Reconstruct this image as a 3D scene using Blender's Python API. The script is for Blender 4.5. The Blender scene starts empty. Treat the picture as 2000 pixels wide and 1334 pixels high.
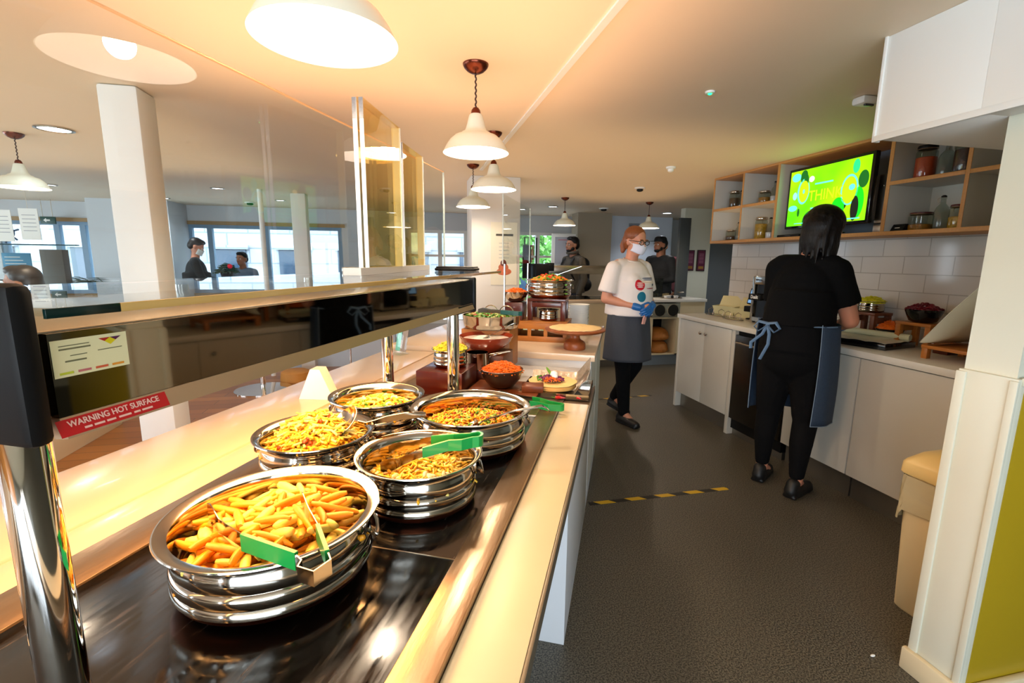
import bpy, bmesh, math, random
from math import sin, cos, radians, pi, sqrt, hypot, atan2
from mathutils import Vector, Matrix, Euler, noise
random.seed(7)
sc = bpy.context.scene
col = sc.collection

# ------------------------------------------------------------------ camera
CH, PIT, ROLL, HD = 1.45, radians(9.85), radians(0.6), radians(12.33)
cam_d = bpy.data.cameras.new('camera'); cam = bpy.data.objects.new('camera', cam_d); col.objects.link(cam)
cam_d.sensor_width = 36; cam_d.lens = 36 * 925 / 2000; cam_d.clip_start = 0.02; cam_d.clip_end = 200
cam.location = (0, 0, CH)
fw = Vector((sin(HD) * cos(PIT), cos(HD) * cos(PIT), -sin(PIT)))
rt0 = Vector((cos(HD), -sin(HD), 0)); up0 = rt0.cross(fw)
rt = rt0 * cos(ROLL) + up0 * sin(ROLL); up = up0 * cos(ROLL) - rt0 * sin(ROLL)
cam.matrix_world = Matrix(((rt.x, up.x, -fw.x, 0), (rt.y, up.y, -fw.y, 0), (rt.z, up.z, -fw.z, CH), (0, 0, 0, 1)))
sc.camera = cam
cam_d.dof.use_dof = False

# ------------------------------------------------------------------ look
vs = sc.view_settings
vs.view_transform = 'Standard'; vs.look = 'None'; vs.gamma = 1.0; vs.exposure = 0.85; vs.use_curve_mapping = False
sc.cycles.use_denoising = True
try:
    sc.cycles.denoiser = 'OPENIMAGEDENOISE'
except Exception:
    pass
sc.cycles.max_bounces = 8; sc.cycles.diffuse_bounces = 4; sc.cycles.glossy_bounces = 4
sc.cycles.transparent_max_bounces = 16; sc.cycles.transmission_bounces = 6
sc.cycles.sample_clamp_indirect = 6.0
sc.cycles.caustics_reflective = False; sc.cycles.caustics_refractive = False

# ------------------------------------------------------------------ daylight (overcast sky)
wd = bpy.data.worlds.new('overcast sky'); sc.world = wd; wd.use_nodes = True
nt = wd.node_tree; bg = nt.nodes['Background']
bg.inputs[0].default_value = (0.78, 0.88, 1.0, 1); bg.inputs[1].default_value = 4.6

def area_light(name, loc, target, sx, sy, power, color, shape='RECTANGLE'):
    l = bpy.data.lights.new(name, 'AREA'); l.shape = shape; l.size = sx; l.size_y = sy
    l.energy = power; l.color = color
    o = bpy.data.objects.new(name, l); col.objects.link(o); o.location = loc
    o.rotation_euler = (Vector(target) - Vector(loc)).to_track_quat('-Z', 'Y').to_euler()
    return o
def portal(name, loc, target, sx, sy):
    o = area_light(name, loc, target, sx, sy, 1, (1, 1, 1)); o.data.cycles.is_portal = True
    return o
# window openings let the sky in
portal('daylight_back', (-3.2, 8.28, 1.1), (-3.2, 0, 1.1), 6.0, 1.6)
area_light('cool_fill_behind', (-1.5, -2.9, 1.25), (-1.2, 5, 1.0), 4.8, 1.5, 60, (.80, .89, 1.0)).data.specular_factor = 0.4  # added cool lamp, extra to the portals, brightening surfaces that face the camera
portal('daylight_left', (-6.9, 3.5, 1.2), (0, 3.5, 1.2), 7.0, 1.7)
portal('daylight_behind', (-1.5, -2.95, 1.2), (-1.5, 5, 1.2), 5.0, 1.6)

# added upward area lights, standing in for warm bounce, to brighten the ceiling
for nm_, lc_, sz_, en_, c_ in (('counter_ceiling_fill', (-0.05, 1.7, 1.66), 1.7, 8.5, (1.0, .55, .30)), ('room_ceiling_fill', (1.6, 4.4, 1.75), 3.4, 7.5, (1.0, .66, .34)), ('customer_ceiling_fill', (-3.0, 3.4, 1.75), 3.6, 9, (1.0, .78, .50))):
    o_ = area_light(nm_, lc_, (lc_[0], lc_[1], 5), sz_, sz_, en_, c_); o_.data.specular_factor = 0.0; o_.data.spread = radians(125)
# the heated shelf's lamps are added with the shelf, the pendants' bulbs with the pendants

# ------------------------------------------------------------------ frames of reference
TH = radians(25.46)
OX, OY = 0.532, 1.619
DX, DY = sin(TH), cos(TH)
def cl(s, w, z=0.0):          # counter frame: s along the counter, w towards the customers
    return (OX + s * DX - w * DY, OY + s * DY + w * DX, z)
CR = -TH

# ------------------------------------------------------------------ colours and materials
def lin(c):
    f = lambda v: v / 12.92 if v <= 0.04045 else ((v + 0.055) / 1.055) ** 2.4
    return (f(c[0] / 255), f(c[1] / 255), f(c[2] / 255), 1)
MATS = {}
def mat(name, c, rough=0.5, metal=0.0, spec=0.5, var=0.0, vscale=8.0, bump=0.0, bscale=60.0, emit=None, estr=0.0,
        stretch=None, coat=0.0, sss=0.0):
    if name in MATS: return MATS[name]
    m = bpy.data.materials.new(name); m.use_nodes = True; n = m.node_tree.nodes; k = m.node_tree.links
    b = n['Principled BSDF']; base = lin(c)
    b.inputs['Base Color'].default_value = base; b.inputs['Roughness'].default_value = rough
    b.inputs['Metallic'].default_value = metal; b.inputs['Specular IOR Level'].default_value = spec
    b.inputs['Coat Weight'].default_value = coat
    if sss:
        b.inputs['Subsurface Weight'].default_value = sss; b.inputs['Subsurface Radius'].default_value = (0.012, 0.005, 0.003)
        b.inputs['Subsurface Scale'].default_value = 1.0
    tc = n.new('ShaderNodeTexCoord'); mp = n.new('ShaderNodeMapping'); k.new(tc.outputs['Object'], mp.inputs[0])
    if stretch: mp.inputs['Scale'].default_value = stretch
    ns = n.new('ShaderNodeTexNoise'); ns.inputs['Scale'].default_value = vscale; ns.inputs['Detail'].default_value = 4
    k.new(mp.outputs[0], ns.inputs['Vector'])
    if var:
        mx = n.new('ShaderNodeMix'); mx.data_type = 'RGBA'
        mx.inputs[6].default_value = tuple(max(0, v * (1 - var)) for v in base[:3]) + (1,)
        mx.inputs[7].default_value = tuple(min(1, v * (1 + var)) for v in base[:3]) + (1,)
        k.new(ns.outputs['Fac'], mx.inputs[0]); k.new(mx.outputs[2], b.inputs['Base Color'])
    if bump:
        n2 = n.new('ShaderNodeTexNoise'); n2.inputs['Scale'].default_value = bscale; n2.inputs['Detail'].default_value = 3
        k.new(mp.outputs[0], n2.inputs['Vector'])
        bp = n.new('ShaderNodeBump'); bp.inputs['Strength'].default_value = bump; bp.inputs['Distance'].default_value = 0.004
        k.new(n2.outputs['Fac'], bp.inputs['Height']); k.new(bp.outputs[0], b.inputs['Normal'])
    if emit:
        b.inputs['Emission Color'].default_value = lin(emit); b.inputs['Emission Strength'].default_value = estr
    MATS[name] = m
    return m

def glass_pane(name, tint=(247, 250, 249), refl=1.0, rough=0.0):      # thin sheet: clear, with a Fresnel reflection
    if name in MATS: return MATS[name]
    m = bpy.data.materials.new(name); m.use_nodes = True; n = m.node_tree.nodes; k = m.node_tree.links
    for x in list(n):
        if x.type != 'OUTPUT_MATERIAL': n.remove(x)
    out = n['Material Output']
    tr = n.new('ShaderNodeBsdfTransparent'); tr.inputs[0].default_value = lin(tint)
    gl = n.new('ShaderNodeBsdfGlossy'); gl.inputs['Roughness'].default_value = rough; gl.inputs[0].default_value = (refl,) * 3 + (1,)
    fr = n.new('ShaderNodeFresnel'); fr.inputs[0].default_value = 1.5
    gm = n.new('ShaderNodeNewGeometry'); iv = n.new('ShaderNodeMath'); iv.operation = 'SUBTRACT'; iv.inputs[0].default_value = 1.0; k.new(gm.outputs['Backfacing'], iv.inputs[1])
    ml = n.new('ShaderNodeMath'); ml.operation = 'MULTIPLY'; k.new(fr.outputs[0], ml.inputs[0]); k.new(iv.outputs[0], ml.inputs[1])
    mx = n.new('ShaderNodeMixShader'); k.new(ml.outputs[0], mx.inputs[0]); k.new(tr.outputs[0], mx.inputs[1]); k.new(gl.outputs[0], mx.inputs[2])
    k.new(mx.outputs[0], out.inputs[0]); MATS[name] = m
    return m

def brick_mat(name, c1, c2, mortar, bw, bh, ms, rough, axis='YZ', offset=0.5, bump=0.3, var=0.0):
    if name in MATS: return MATS[name]
    m = bpy.data.materials.new(name); m.use_nodes = True; n = m.node_tree.nodes; k = m.node_tree.links
    b = n['Principled BSDF']; b.inputs['Roughness'].default_value = rough
    tc = n.new('ShaderNodeTexCoord'); sp = n.new('ShaderNodeSeparateXYZ'); cb = n.new('ShaderNodeCombineXYZ')
    k.new(tc.outputs['Object'], sp.inputs[0])
    k.new(sp.outputs[axis[0]], cb.inputs['X']); k.new(sp.outputs[axis[1]], cb.inputs['Y'])
    br = n.new('ShaderNodeTexBrick'); k.new(cb.outputs[0], br.inputs['Vector'])
    br.inputs['Scale'].default_value = 1.0; br.inputs['Brick Width'].default_value = bw; br.inputs['Row Height'].default_value = bh
    br.inputs['Mortar Size'].default_value = ms; br.inputs['Mortar Smooth'].default_value = 0.2
    br.inputs['Color1'].default_value = lin(c1); br.inputs['Color2'].default_value = lin(c2); br.inputs['Mortar'].default_value = lin(mortar)
    br.offset = offset
    k.new(br.outputs['Color'], b.inputs['Base Color'])
    bp = n.new('ShaderNodeBump'); bp.invert = True; bp.inputs['Strength'].default_value = bump; bp.inputs['Distance'].default_value = 0.002
    k.new(br.outputs['Fac'], bp.inputs['Height']); k.new(bp.outputs[0], b.inputs['Normal'])
    MATS[name] = m
    return m

def emission(name, c, s):
    if name in MATS: return MATS[name]
    m = bpy.data.materials.new(name); m.use_nodes = True; n = m.node_tree.nodes
    b = n['Principled BSDF']; b.inputs['Base Color'].default_value = lin(c)
    b.inputs['Emission Color'].default_value = lin(c); b.inputs['Emission Strength'].default_value = s
    MATS[name] = m; return m

# ------------------------------------------------------------------ mesh helpers
class MB:
    def __init__(s): s.bm = bmesh.new(); s.mats = []; s.mi = 0
    def m(s, mt):
        if mt not in s.mats: s.mats.append(mt)
        s.mi = s.mats.index(mt); return s
    def _tag(s, faces):
        for f in faces: f.material_index = s.mi
    def box(s, c, d, bev=0.0, rot=None, seg=2):
        r = bmesh.ops.create_cube(s.bm, size=1.0); vs_ = r['verts']
        fs = set(f for v in vs_ for f in v.link_faces); s._tag(fs)
        M = Matrix.Translation(Vector(c)) @ (rot.to_matrix().to_4x4() if rot is not None else Matrix.Identity(4)) @ Matrix.Diagonal((d[0], d[1], d[2], 1))
        bmesh.ops.transform(s.bm, matrix=M, verts=vs_)
        if bev > 0:
            es = list(set(e for v in vs_ for e in v.link_edges))
            rr = bmesh.ops.bevel(s.bm, geom=es, offset=min(bev, min(d) * 0.45), segments=seg, profile=0.5, affect='EDGES')
            s._tag(rr['faces'])
        return s
    def bb(s, x0, x1, y0, y1, z0, z1, bev=0.0):
        return s.box(((x0 + x1) / 2, (y0 + y1) / 2, (z0 + z1) / 2), (abs(x1 - x0), abs(y1 - y0), abs(z1 - z0)), bev)
    def lathe(s, prof, n=48, c=(0, 0, 0), rot=None, closed=False, arc=2 * pi):
        M = Matrix.Translation(Vector(c)) @ (rot.to_matrix().to_4x4() if rot is not None else Matrix.Identity(4))
        rings = []
        for (r, z) in prof:
            if r < 1e-6: rings.append([s.bm.verts.new(M @ Vector((0, 0, z)))])
            else: rings.append([s.bm.verts.new(M @ Vector((r * cos(2 * pi * i / n), r * sin(2 * pi * i / n), z))) for i in range(n)])
        fs = []
        pairs = list(zip(rings[:-1], rings[1:]))
        if closed: pairs.append((rings[-1], rings[0]))
        for a, b in pairs:
            for i in range(n):
                j = (i + 1) % n
                q = [a[i % len(a)], a[j % len(a)], b[j % len(b)], b[i % len(b)]]
                q2 = []
                for v in q:
                    if v not in q2: q2.append(v)
                if len(q2) >= 3:
                    try: fs.append(s.bm.faces.new(q2))
                    except ValueError: pass
        s._tag(fs); return s
    def cyl(s, p0, p1, r0, r1=None, n=20, cap=True):
        r1 = r0 if r1 is None else r1; p0 = Vector(p0); p1 = Vector(p1); d = p1 - p0; L = d.length
        q = d.to_track_quat('Z', 'Y')
        prof = ([(0, 0)] if cap else []) + [(r0, 0), (r1, L)] + ([(0, L)] if cap else [])
        return s.lathe(prof, n, p0, q)
    def tube(s, pts, r, n=10, closed=False, radii=None, flat=1.0):
        pts = [Vector(p) for p in pts]; N = len(pts); rings = []
        nrm = None
        for i, p in enumerate(pts):
            a = pts[(i - 1) % N] if (closed or i > 0) else p; b = pts[(i + 1) % N] if (closed or i < N - 1) else p
            t = (b - a).normalized()
            if nrm is None:
                nrm = t.orthogonal().normalized()
            nrm = (nrm - t * nrm.dot(t))
            if nrm.length < 1e-6: nrm = t.orthogonal()
            nrm.normalize(); bn = t.cross(nrm)
            rr = radii[i] if radii else r
            rings.append([s.bm.verts.new(p + nrm * cos(2 * pi * k / n) * rr + bn * sin(2 * pi * k / n) * rr * flat) for k in range(n)])
        fs = []
        for i in range(N if closed else N - 1):
            a, b = rings[i], rings[(i + 1) % N]
            for k in range(n):
                fs.append(s.bm.faces.new((a[k], a[(k + 1) % n], b[(k + 1) % n], b[k])))
        if not closed:
            fs.append(s.bm.faces.new(list(reversed(rings[0])))); fs.append(s.bm.faces.new(rings[-1]))
        s._tag(fs); return s
    def ell(s, c, r, rot=None, u=20, v=12):
        res = bmesh.ops.create_uvsphere(s.bm, u_segments=u, v_segments=v, radius=1.0); vs_ = res['verts']
        s._tag(set(f for x in vs_ for f in x.link_faces))
        M = Matrix.Translation(Vector(c)) @ (rot.to_matrix().to_4x4() if rot is not None else Matrix.Identity(4)) @ Matrix.Diagonal((r[0], r[1], r[2], 1))
        bmesh.ops.transform(s.bm, matrix=M, verts=vs_); return s
    def cap(s, p0, p1, r0, r1, n=14, sx=1.0):       # tapered capsule
        p0 = Vector(p0); p1 = Vector(p1); d = p1 - p0; L = d.length; q = d.to_track_quat('Z', 'Y')
        prof = [(0, -r0)] + [(r0 * cos(a), r0 * sin(a)) for a in (-pi / 3, -pi / 6, 0)]
        prof += [(r1 * cos(a), L + r1 * sin(a)) for a in (0, pi / 6, pi / 3)] + [(0, L + r1)]
        return s.lathe(prof, n, p0, q)
    def prism(s, poly, z0, z1, M=None):
        M = M or Matrix.Identity(4)
        a = [s.bm.verts.new(M @ Vector((x, y, z0))) for x, y in poly]; b = [s.bm.verts.new(M @ Vector((x, y, z1))) for x, y in poly]
        fs = [s.bm.faces.new(list(reversed(a))), s.bm.faces.new(b)]
        for i in range(len(poly)):
            j = (i + 1) % len(poly); fs.append(s.bm.faces.new((a[i], a[j], b[j], b[i])))
        s._tag(fs); return s
    def quad(s, *p):
        s._tag([s.bm.faces.new([s.bm.verts.new(Vector(q)) for q in p])]); return s
    def grid(s, f, nu, nv, thick=None):
        g = [[s.bm.verts.new(Vector(f(i / nu, j / nv))) for j in range(nv + 1)] for i in range(nu + 1)]
        fs = [s.bm.faces.new((g[i][j], g[i + 1][j], g[i + 1][j + 1], g[i][j + 1])) for i in range(nu) for j in range(nv)]
        s._tag(fs)
        if thick:
            bmesh.ops.recalc_face_normals(s.bm, faces=fs)
            r = bmesh.ops.solidify(s.bm, geom=fs, thickness=thick)
            s._tag([x for x in r['geom'] if isinstance(x, bmesh.types.BMFace)])
        return s
    def build(s, name, m=None, parent=None, smooth=40, loc=None, rz=0.0, normals=True):
        if normals: bmesh.ops.recalc_face_normals(s.bm, faces=s.bm.faces)
        me = bpy.data.meshes.new(name); s.bm.to_mesh(me); s.bm.free()
        if s.mats:
            for x in s.mats: me.materials.append(x)
        elif m: me.materials.append(m)
        if smooth:
            me.shade_smooth()
            if smooth < 180: me.set_sharp_from_angle(angle=radians(smooth))
        o = bpy.data.objects.new(name, me); col.objects.link(o)
        if parent: o.parent = parent
        if loc is not None: o.location = loc
        o.rotation_euler = (0, 0, rz)
        return o

def tag(o, label, cat, group=None, kind=None):
    o['label'] = label; o['category'] = cat
    if group: o['group'] = group
    if kind: o['kind'] = kind
    return o
def thing(name, label, cat, loc=(0, 0, 0), rz=0.0, group=None):
    o = bpy.data.objects.new(name, None); col.objects.link(o); o.empty_display_size = 0.05
    o.location = loc; o.rotation_euler = (0, 0, rz)
    return tag(o, label, cat, group)
def struct(o, label=None, cat=None):
    o['kind'] = 'structure'
    if label: o['label'] = label
    if cat: o['category'] = cat
    return o
def copy_tree(o, parent=None):
    c = o.copy(); col.objects.link(c)
    if parent: c.parent = parent
    for ch in list(o.children): copy_tree(ch, c)
    return c
def text_mesh(name, s, size, m, parent=None, ext=0.0004, align='CENTER', bold=0.0, loc=(0, 0, 0), rot=(0, 0, 0), sx=1.0):
    cu = bpy.data.curves.new(name, 'FONT'); cu.body = s; cu.size = size; cu.extrude = ext; cu.align_x = align; cu.align_y = 'CENTER'
    cu.offset = bold
    t = bpy.data.objects.new(name, cu); col.objects.link(t)
    dg = bpy.context.evaluated_depsgraph_get(); dg.update()
    me = bpy.data.meshes.new_from_object(t.evaluated_get(dg)); col.objects.unlink(t); bpy.data.objects.remove(t)
    me.materials.clear(); me.materials.append(m)
    o = bpy.data.objects.new(name, me); col.objects.link(o)
    if parent: o.parent = parent
    o.location = loc; o.rotation_euler = rot; o.scale = (sx, 1, 1)
    return o
def blob(name, mb, voxel, m, parent=None, smooth=4, fac=0.5, dec=None, loc=None):      # fuses overlapping shapes into one skin
    me = bpy.data.meshes.new(name + 'src'); bmesh.ops.recalc_face_normals(mb.bm, faces=mb.bm.faces); mb.bm.to_mesh(me); mb.bm.free()
    t = bpy.data.objects.new(name + 'src', me); col.objects.link(t)
    r = t.modifiers.new('r', 'REMESH'); r.mode = 'VOXEL'; r.voxel_size = voxel; r.use_smooth_shade = True
    if smooth:
        sm = t.modifiers.new('s', 'SMOOTH'); sm.iterations = smooth; sm.factor = fac
    dg = bpy.context.evaluated_depsgraph_get(); dg.update()
    me2 = bpy.data.meshes.new_from_object(t.evaluated_get(dg)); me2.name = name
    col.objects.unlink(t); bpy.data.objects.remove(t); bpy.data.meshes.remove(me)
    me2.materials.clear(); me2.materials.append(m); me2.shade_smooth()
    o = bpy.data.objects.new(name, me2); col.objects.link(o)
    if parent: o.parent = parent
    if loc is not None: o.location = loc
    return o

# palette
M_cream = mat('cream laminate', (224, 208, 172), 0.38, var=0.03)
M_creamtop = mat('cream worktop', (224, 200, 172), 0.22, var=0.03, coat=0.2)
M_white = mat('white paint', (232, 232, 228), 0.5)
M_wallp = mat('off white wall paint', (215, 215, 198), 0.6, var=0.02, bump=0.05, bscale=150)
M_wtop = mat('white worktop', (226, 224, 216), 0.25, var=0.02)
M_cab = mat('grey white cabinet front', (205, 202, 192), 0.42, var=0.02)
M_kick = mat('brushed steel plinth', (150, 145, 135), 0.3, metal=0.9)
M_steel = mat('brushed steel', (190, 178, 162), 0.3, metal=1.0, var=0.25, vscale=22, bump=0.12, bscale=90)
M_steelp = mat('polished steel', (184, 178, 168), 0.1, metal=1.0, var=0.05, vscale=20)
M_chrome = mat('chrome', (225, 222, 218), 0.05, metal=1.0)
M_copper = mat('copper', (150, 78, 48), 0.28, metal=1.0, var=0.2)
M_dcopper = mat('antique copper', (105, 52, 36), 0.25, metal=0.9, var=0.3, vscale=40)
M_black = mat('black plastic', (9, 9, 10), 0.5, spec=.22)
M_blackg = mat('black gloss', (8, 8, 9), 0.08)
M_plywood = mat('plywood edge', (196, 140, 78), 0.5, var=0.15, vscale=14, stretch=(1, 6, 6))
M_mahog = mat('mahogany', (78, 24, 14), 0.28, var=0.35, vscale=12, stretch=(1, 1, 8), coat=0.3)
M_oak = mat('warm oak', (176, 108, 40), 0.42, var=0.25, vscale=10, stretch=(2, 2, 12))
M_walnut = mat('walnut', (110, 56, 26), 0.4, var=0.3, vscale=10, stretch=(2, 2, 14))
M_pane = glass_pane('clear glass pane')
M_green = mat('green silicone', (8, 142, 62), 0.35, coat=0.2)
M_teal = mat('teal silicone', (6, 70, 66), 0.35)
M_skin = mat('fair skin', (205, 140, 112), 0.5, sss=0.15, var=0.06, vscale=14)
M_skinb = mat('tan skin', (150, 98, 70), 0.5, sss=0.1, var=0.06)
M_paper = mat('white paper', (240, 240, 236), 0.6)
# ================================================================== THE SETTING
CZ = 2.22
# grey safety flooring of the staff side, wooden boards on the customer side
def floor_mat():
    m = bpy.data.materials.new('speckled grey vinyl'); m.use_nodes = True; n = m.node_tree.nodes; k = m.node_tree.links; b = n['Principled BSDF']
    tc = n.new('ShaderNodeTexCoord'); ns = n.new('ShaderNodeTexNoise'); ns.inputs['Scale'].default_value = 170; ns.inputs['Detail'].default_value = 2
    k.new(tc.outputs['Object'], ns.inputs['Vector'])
    cr = n.new('ShaderNodeValToRGB'); e = cr.color_ramp; e.elements[0].position = 0.40; e.elements[0].color = lin((50, 47, 40)); e.elements[1].position = 0.60; e.elements[1].color = lin((116, 109, 94))
    k.new(ns.outputs['Fac'], cr.inputs[0])
    n2 = n.new('ShaderNodeTexNoise'); n2.inputs['Scale'].default_value = 1.6; k.new(tc.outputs['Object'], n2.inputs['Vector'])
    mx = n.new('ShaderNodeMix'); mx.data_type = 'RGBA'; mx.blend_type = 'MULTIPLY'; mx.inputs[0].default_value = 0.25
    k.new(cr.outputs[0], mx.inputs[6]); k.new(n2.outputs['Fac'], mx.inputs[7]); k.new(mx.outputs[2], b.inputs['Base Color'])
    b.inputs['Roughness'].default_value = 0.42
    return m
def plank_mat():
    m = brick_mat('brown floor boards', (176, 112, 48), (146, 90, 38), (70, 42, 20), 1.4, 0.14, 0.003, 0.28, 'XY', 0.37, 0.2)
    return m
fa, fb, fc, fd = cl(-4.5, 0.85), cl(8.5, 0.85), (6.5, -3.2, 0), (0.5, -3.2, 0)
f = MB(); f.quad((cl(-4.5, .85)[0], -3.0, 0), (6.2, -3.0, 0), (6.2, 8.4, 0), (fb[0], 8.4, 0)); struct(f.build('floor', floor_mat()))
f = MB(); f.quad((-7.0, -3.0, 0), (cl(-4.5, .85)[0], -3.0, 0), (fb[0], 8.4, 0), (-7.0, 8.4, 0)); struct(f.build('floor', plank_mat()))
f = MB(); f.bb(-7.2, 6.4, -3.2, 8.6, CZ, CZ + 0.1); struct(f.build('ceiling', mat('ceiling paint', (232, 216, 190), 0.6, var=0.02, vscale=2)))
# white joint strip running along the ceiling
f = MB(); f.bb(0.635, 0.662, -1.5, 4.3, CZ - 0.008, CZ); struct(f.build('trim_1', M_white))

# right wall: glossy white tiles over the worktop
tiles = brick_mat('white metro tiles', (214, 210, 204), (206, 202, 196), (176, 171, 163), 0.30, 0.115, 0.0035, 0.08, 'YZ', 0.5, 0.35)
f = MB(); f.bb(3.2, 3.36, 1.15, 4.28, 0, CZ); struct(f.build('wall_right', tiles))
# wall end (partition) in the foreground right with painted dado
f = MB(); f.bb(1.750, 3.36, 1.012, 1.15, 0, CZ); w_ = struct(f.build('wall_partition', M_wallp))
M_olive = mat('olive yellow paint', (168, 142, 26), 0.32, var=0.03, vscale=3)
f = MB(); f.m(M_wallp).bb(1.735, 1.768, 0.998, 1.155, 0, 1.118, 0.002); f.bb(1.728, 1.738, 1.13, 1.158, 0, 1.112, 0.002); f.bb(1.728, 1.738, 0.995, 1.016, 0, 1.112, 0.002)
f.m(M_olive).bb(1.763, 3.3, 0.996, 1.012, 0.0, 1.10, 0.001)
f.m(M_wallp).bb(1.748, 3.3, 0.990, 1.0, 1.098, 1.122, 0.002)
struct(f.build('trim_2'))
f = MB(); f.bb(1.712, 1.735, 0.972, 1.168, 0, 0.085, 0.006); f.bb(1.712, 3.3, 0.972, 0.996, 0, 0.085, 0.006); struct(f.build('baseboard_right', M_cream))
# boxed duct under the ceiling
f = MB(); f.bb(1.64, 3.2, 1.15, 1.475, 1.882, CZ, 0.003); f.bb(1.64, 3.2, 0.80, 1.012, 1.882, CZ, 0.003); f.bb(1.64, 1.749, 1.012, 1.15, 1.882, CZ)
f.bb(1.634, 1.642, 0.8, 1.48, 1.875, 1.895, 0.001); f.bb(1.634, 1.66, 1.472, 1.482, 1.875, CZ, 0.001)
struct(f.build('trim_3', M_white))
# far wall with the framed notices, and the grey passage beside it
f = MB(); f.bb(4.02, 4.47, 6.5, 6.62, 0, CZ); struct(f.build('wall_back_right', M_wallp))
f = MB(); f.bb(4.47, 5.2, 6.6, 6.7, 0, CZ); struct(f.build('wall_passage', mat('blue grey paint', (104, 110, 116), 0.6)))
f = MB(); f.bb(3.36, 6.2, 4.1, 4.28, 0, CZ); struct(f.build('wall_behind_tiles', M_wallp))
f = MB(); f.bb(6.2, 6.35, -3.0, 8.6, 0, CZ); struct(f.build('wall_far_right', M_wallp))
# dark grey door leaf standing open
f = MB(); f.bb(3.83, 4.0, 6.30, 6.35, 0, 2.06, 0.003); d_ = f.build('door_1', mat('dark grey door', (66, 72, 74), 0.5)); struct(d_)
f = MB(); f.cyl((3.86, 6.29, 1.0), (3.86, 6.25, 1.0), .012); f.cyl((3.86, 6.26, 1.0), (3.93, 6.26, 1.0), .01); f.build('door_handle', M_steel, d_)

# back wall: windows towards the street on the left, plain and bright room on the right
Yb = 8.4
M_wgrey = mat('pale grey wall', (196, 200, 204), 0.6)
f = MB()
for a, b in ((-7.0, -5.75), (-1.05, 0.0), (2.95, 6.2)): f.bb(a, b, Yb, Yb + .15, 0, CZ)
for a, b in ((-5.75, -1.05), (0, 2.95)): f.bb(a, b, Yb, Yb + .15, 1.93, CZ); f.bb(a, b, Yb, Yb + .15, 0, 0.32)
struct(f.build('wall_back', M_wgrey))
f = MB(); f.bb(-4.3, -3.3, Yb - .6, Yb, 0, CZ); struct(f.build('wall_back_pier', M_wgrey))
M_frame = mat('blue grey window frame', (120, 150, 175), 0.5)
def window(i, x0, x1, z0, z1, mull, y=Yb, trans=None, mat_=M_frame):
    f = MB()
    for x in [x0, x1] + mull: f.bb(x - .035, x + .035, y + .02, y + .10, z0, z1)
    f.bb(x0, x1, y + .021, y + .099, z1 - .05, z1); f.bb(x0, x1, y + .021, y + .099, z0, z0 + .06)
    for t in (trans or []): f.bb(x0, x1, y + .03, y + .09, t - .02, t + .02)
    o = struct(f.build('window_%d' % i, mat_))
    f = MB(); f.bb(x0, x1, y + .055, y + .061, z0 + .01, z1 - .01); f.build('pane', M_pane, o)
window(1, -5.72, -4.3, .32, 1.93, [-5.05, -4.72])
window(2, -3.3, -1.08, .32, 1.93, [-3.02, -2.2, -1.6])
window(3, 0.03, 2.92, .32, 1.93, [0.55, 1.0, 1.75, 2.3], trans=[1.5], mat_=M_white)
f = MB(); f.bb(-5.8, -1.0, Yb - .03, Yb, 1.93, 1.985); struct(f.build('trim_4', mat('oak rail', (150, 120, 78), 0.5, var=.1)))
# left wall and wall behind the camera, each with its windows
f = MB()
f.bb(-7.15, -7.0, -3, 0.0, 0, CZ); f.bb(-7.15, -7, 7.0, 8.5, 0, CZ); f.bb(-7.15, -7, 0, 7.0, 0, .35); f.bb(-7.15, -7, 0, 7, 2.05, CZ)
struct(f.build('wall_left', M_wgrey))
f = MB(); f.bb(-7, -4.0, -3.15, -3, 0, CZ); f.bb(1, 6.2, -3.15, -3, 0, CZ); f.bb(-4, 1, -3.15, -3, 0, .4); f.bb(-4, 1, -3.15, -3, 2.0, CZ)
struct(f.build('wall_behind', M_wallp))
f = MB()
for y in (0.03, 1.75, 3.5, 5.25, 6.97): f.bb(-7.10, -7.02, y - .03, y + .03, .35, 2.05)
o = struct(f.build('window_4', M_frame)); f = MB(); f.bb(-7.063, -7.057, 0, 7, .36, 2.04); f.build('pane', M_pane, o)
f = MB()
for x in (-3.97, -1.5, .97): f.bb(x - .03, x + .03, -3.10, -3.02, .4, 2.0)
o = struct(f.build('window_5', M_frame)); f = MB(); f.bb(-4, 1, -3.063, -3.057, .41, 1.99); f.build('pane', M_pane, o)

# columns
f = MB(); f.m(M_white).bb(-1.365, -1.20, 2.66, 2.84, 0, CZ, 0.014)
struct(f.build('trim_5'), )
f = MB(); f.bb(-1.385, -1.215, 6.44, 6.62, 0, CZ, 0.01); struct(f.build('trim_6', M_white))
f = MB(); f.cyl((-1.66, 6.2, 0), (-1.66, 6.2, CZ), .028); struct(f.build('trim_7', M_white))
M_poster_wall = mat('white column paint', (226, 222, 216), 0.5)
f = MB(); f.bb(0.60, 1.075, 4.60, 4.95, 0, CZ, 0.006); struct(f.build('trim_8', M_poster_wall))
f = MB(); f.bb(2.75, 3.35, 7.6, 7.9, 0, CZ); struct(f.build('trim_9', mat('taupe column', (150, 138, 118), 0.6)))
# bright room beyond on the right of the back: stepped pale wall
f = MB(); f.bb(3.45, 4.7, 8.0, 8.1, 0, CZ); struct(f.build('wall_back_bright', mat('white blue wall', (205, 214, 226), 0.5)))

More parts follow.
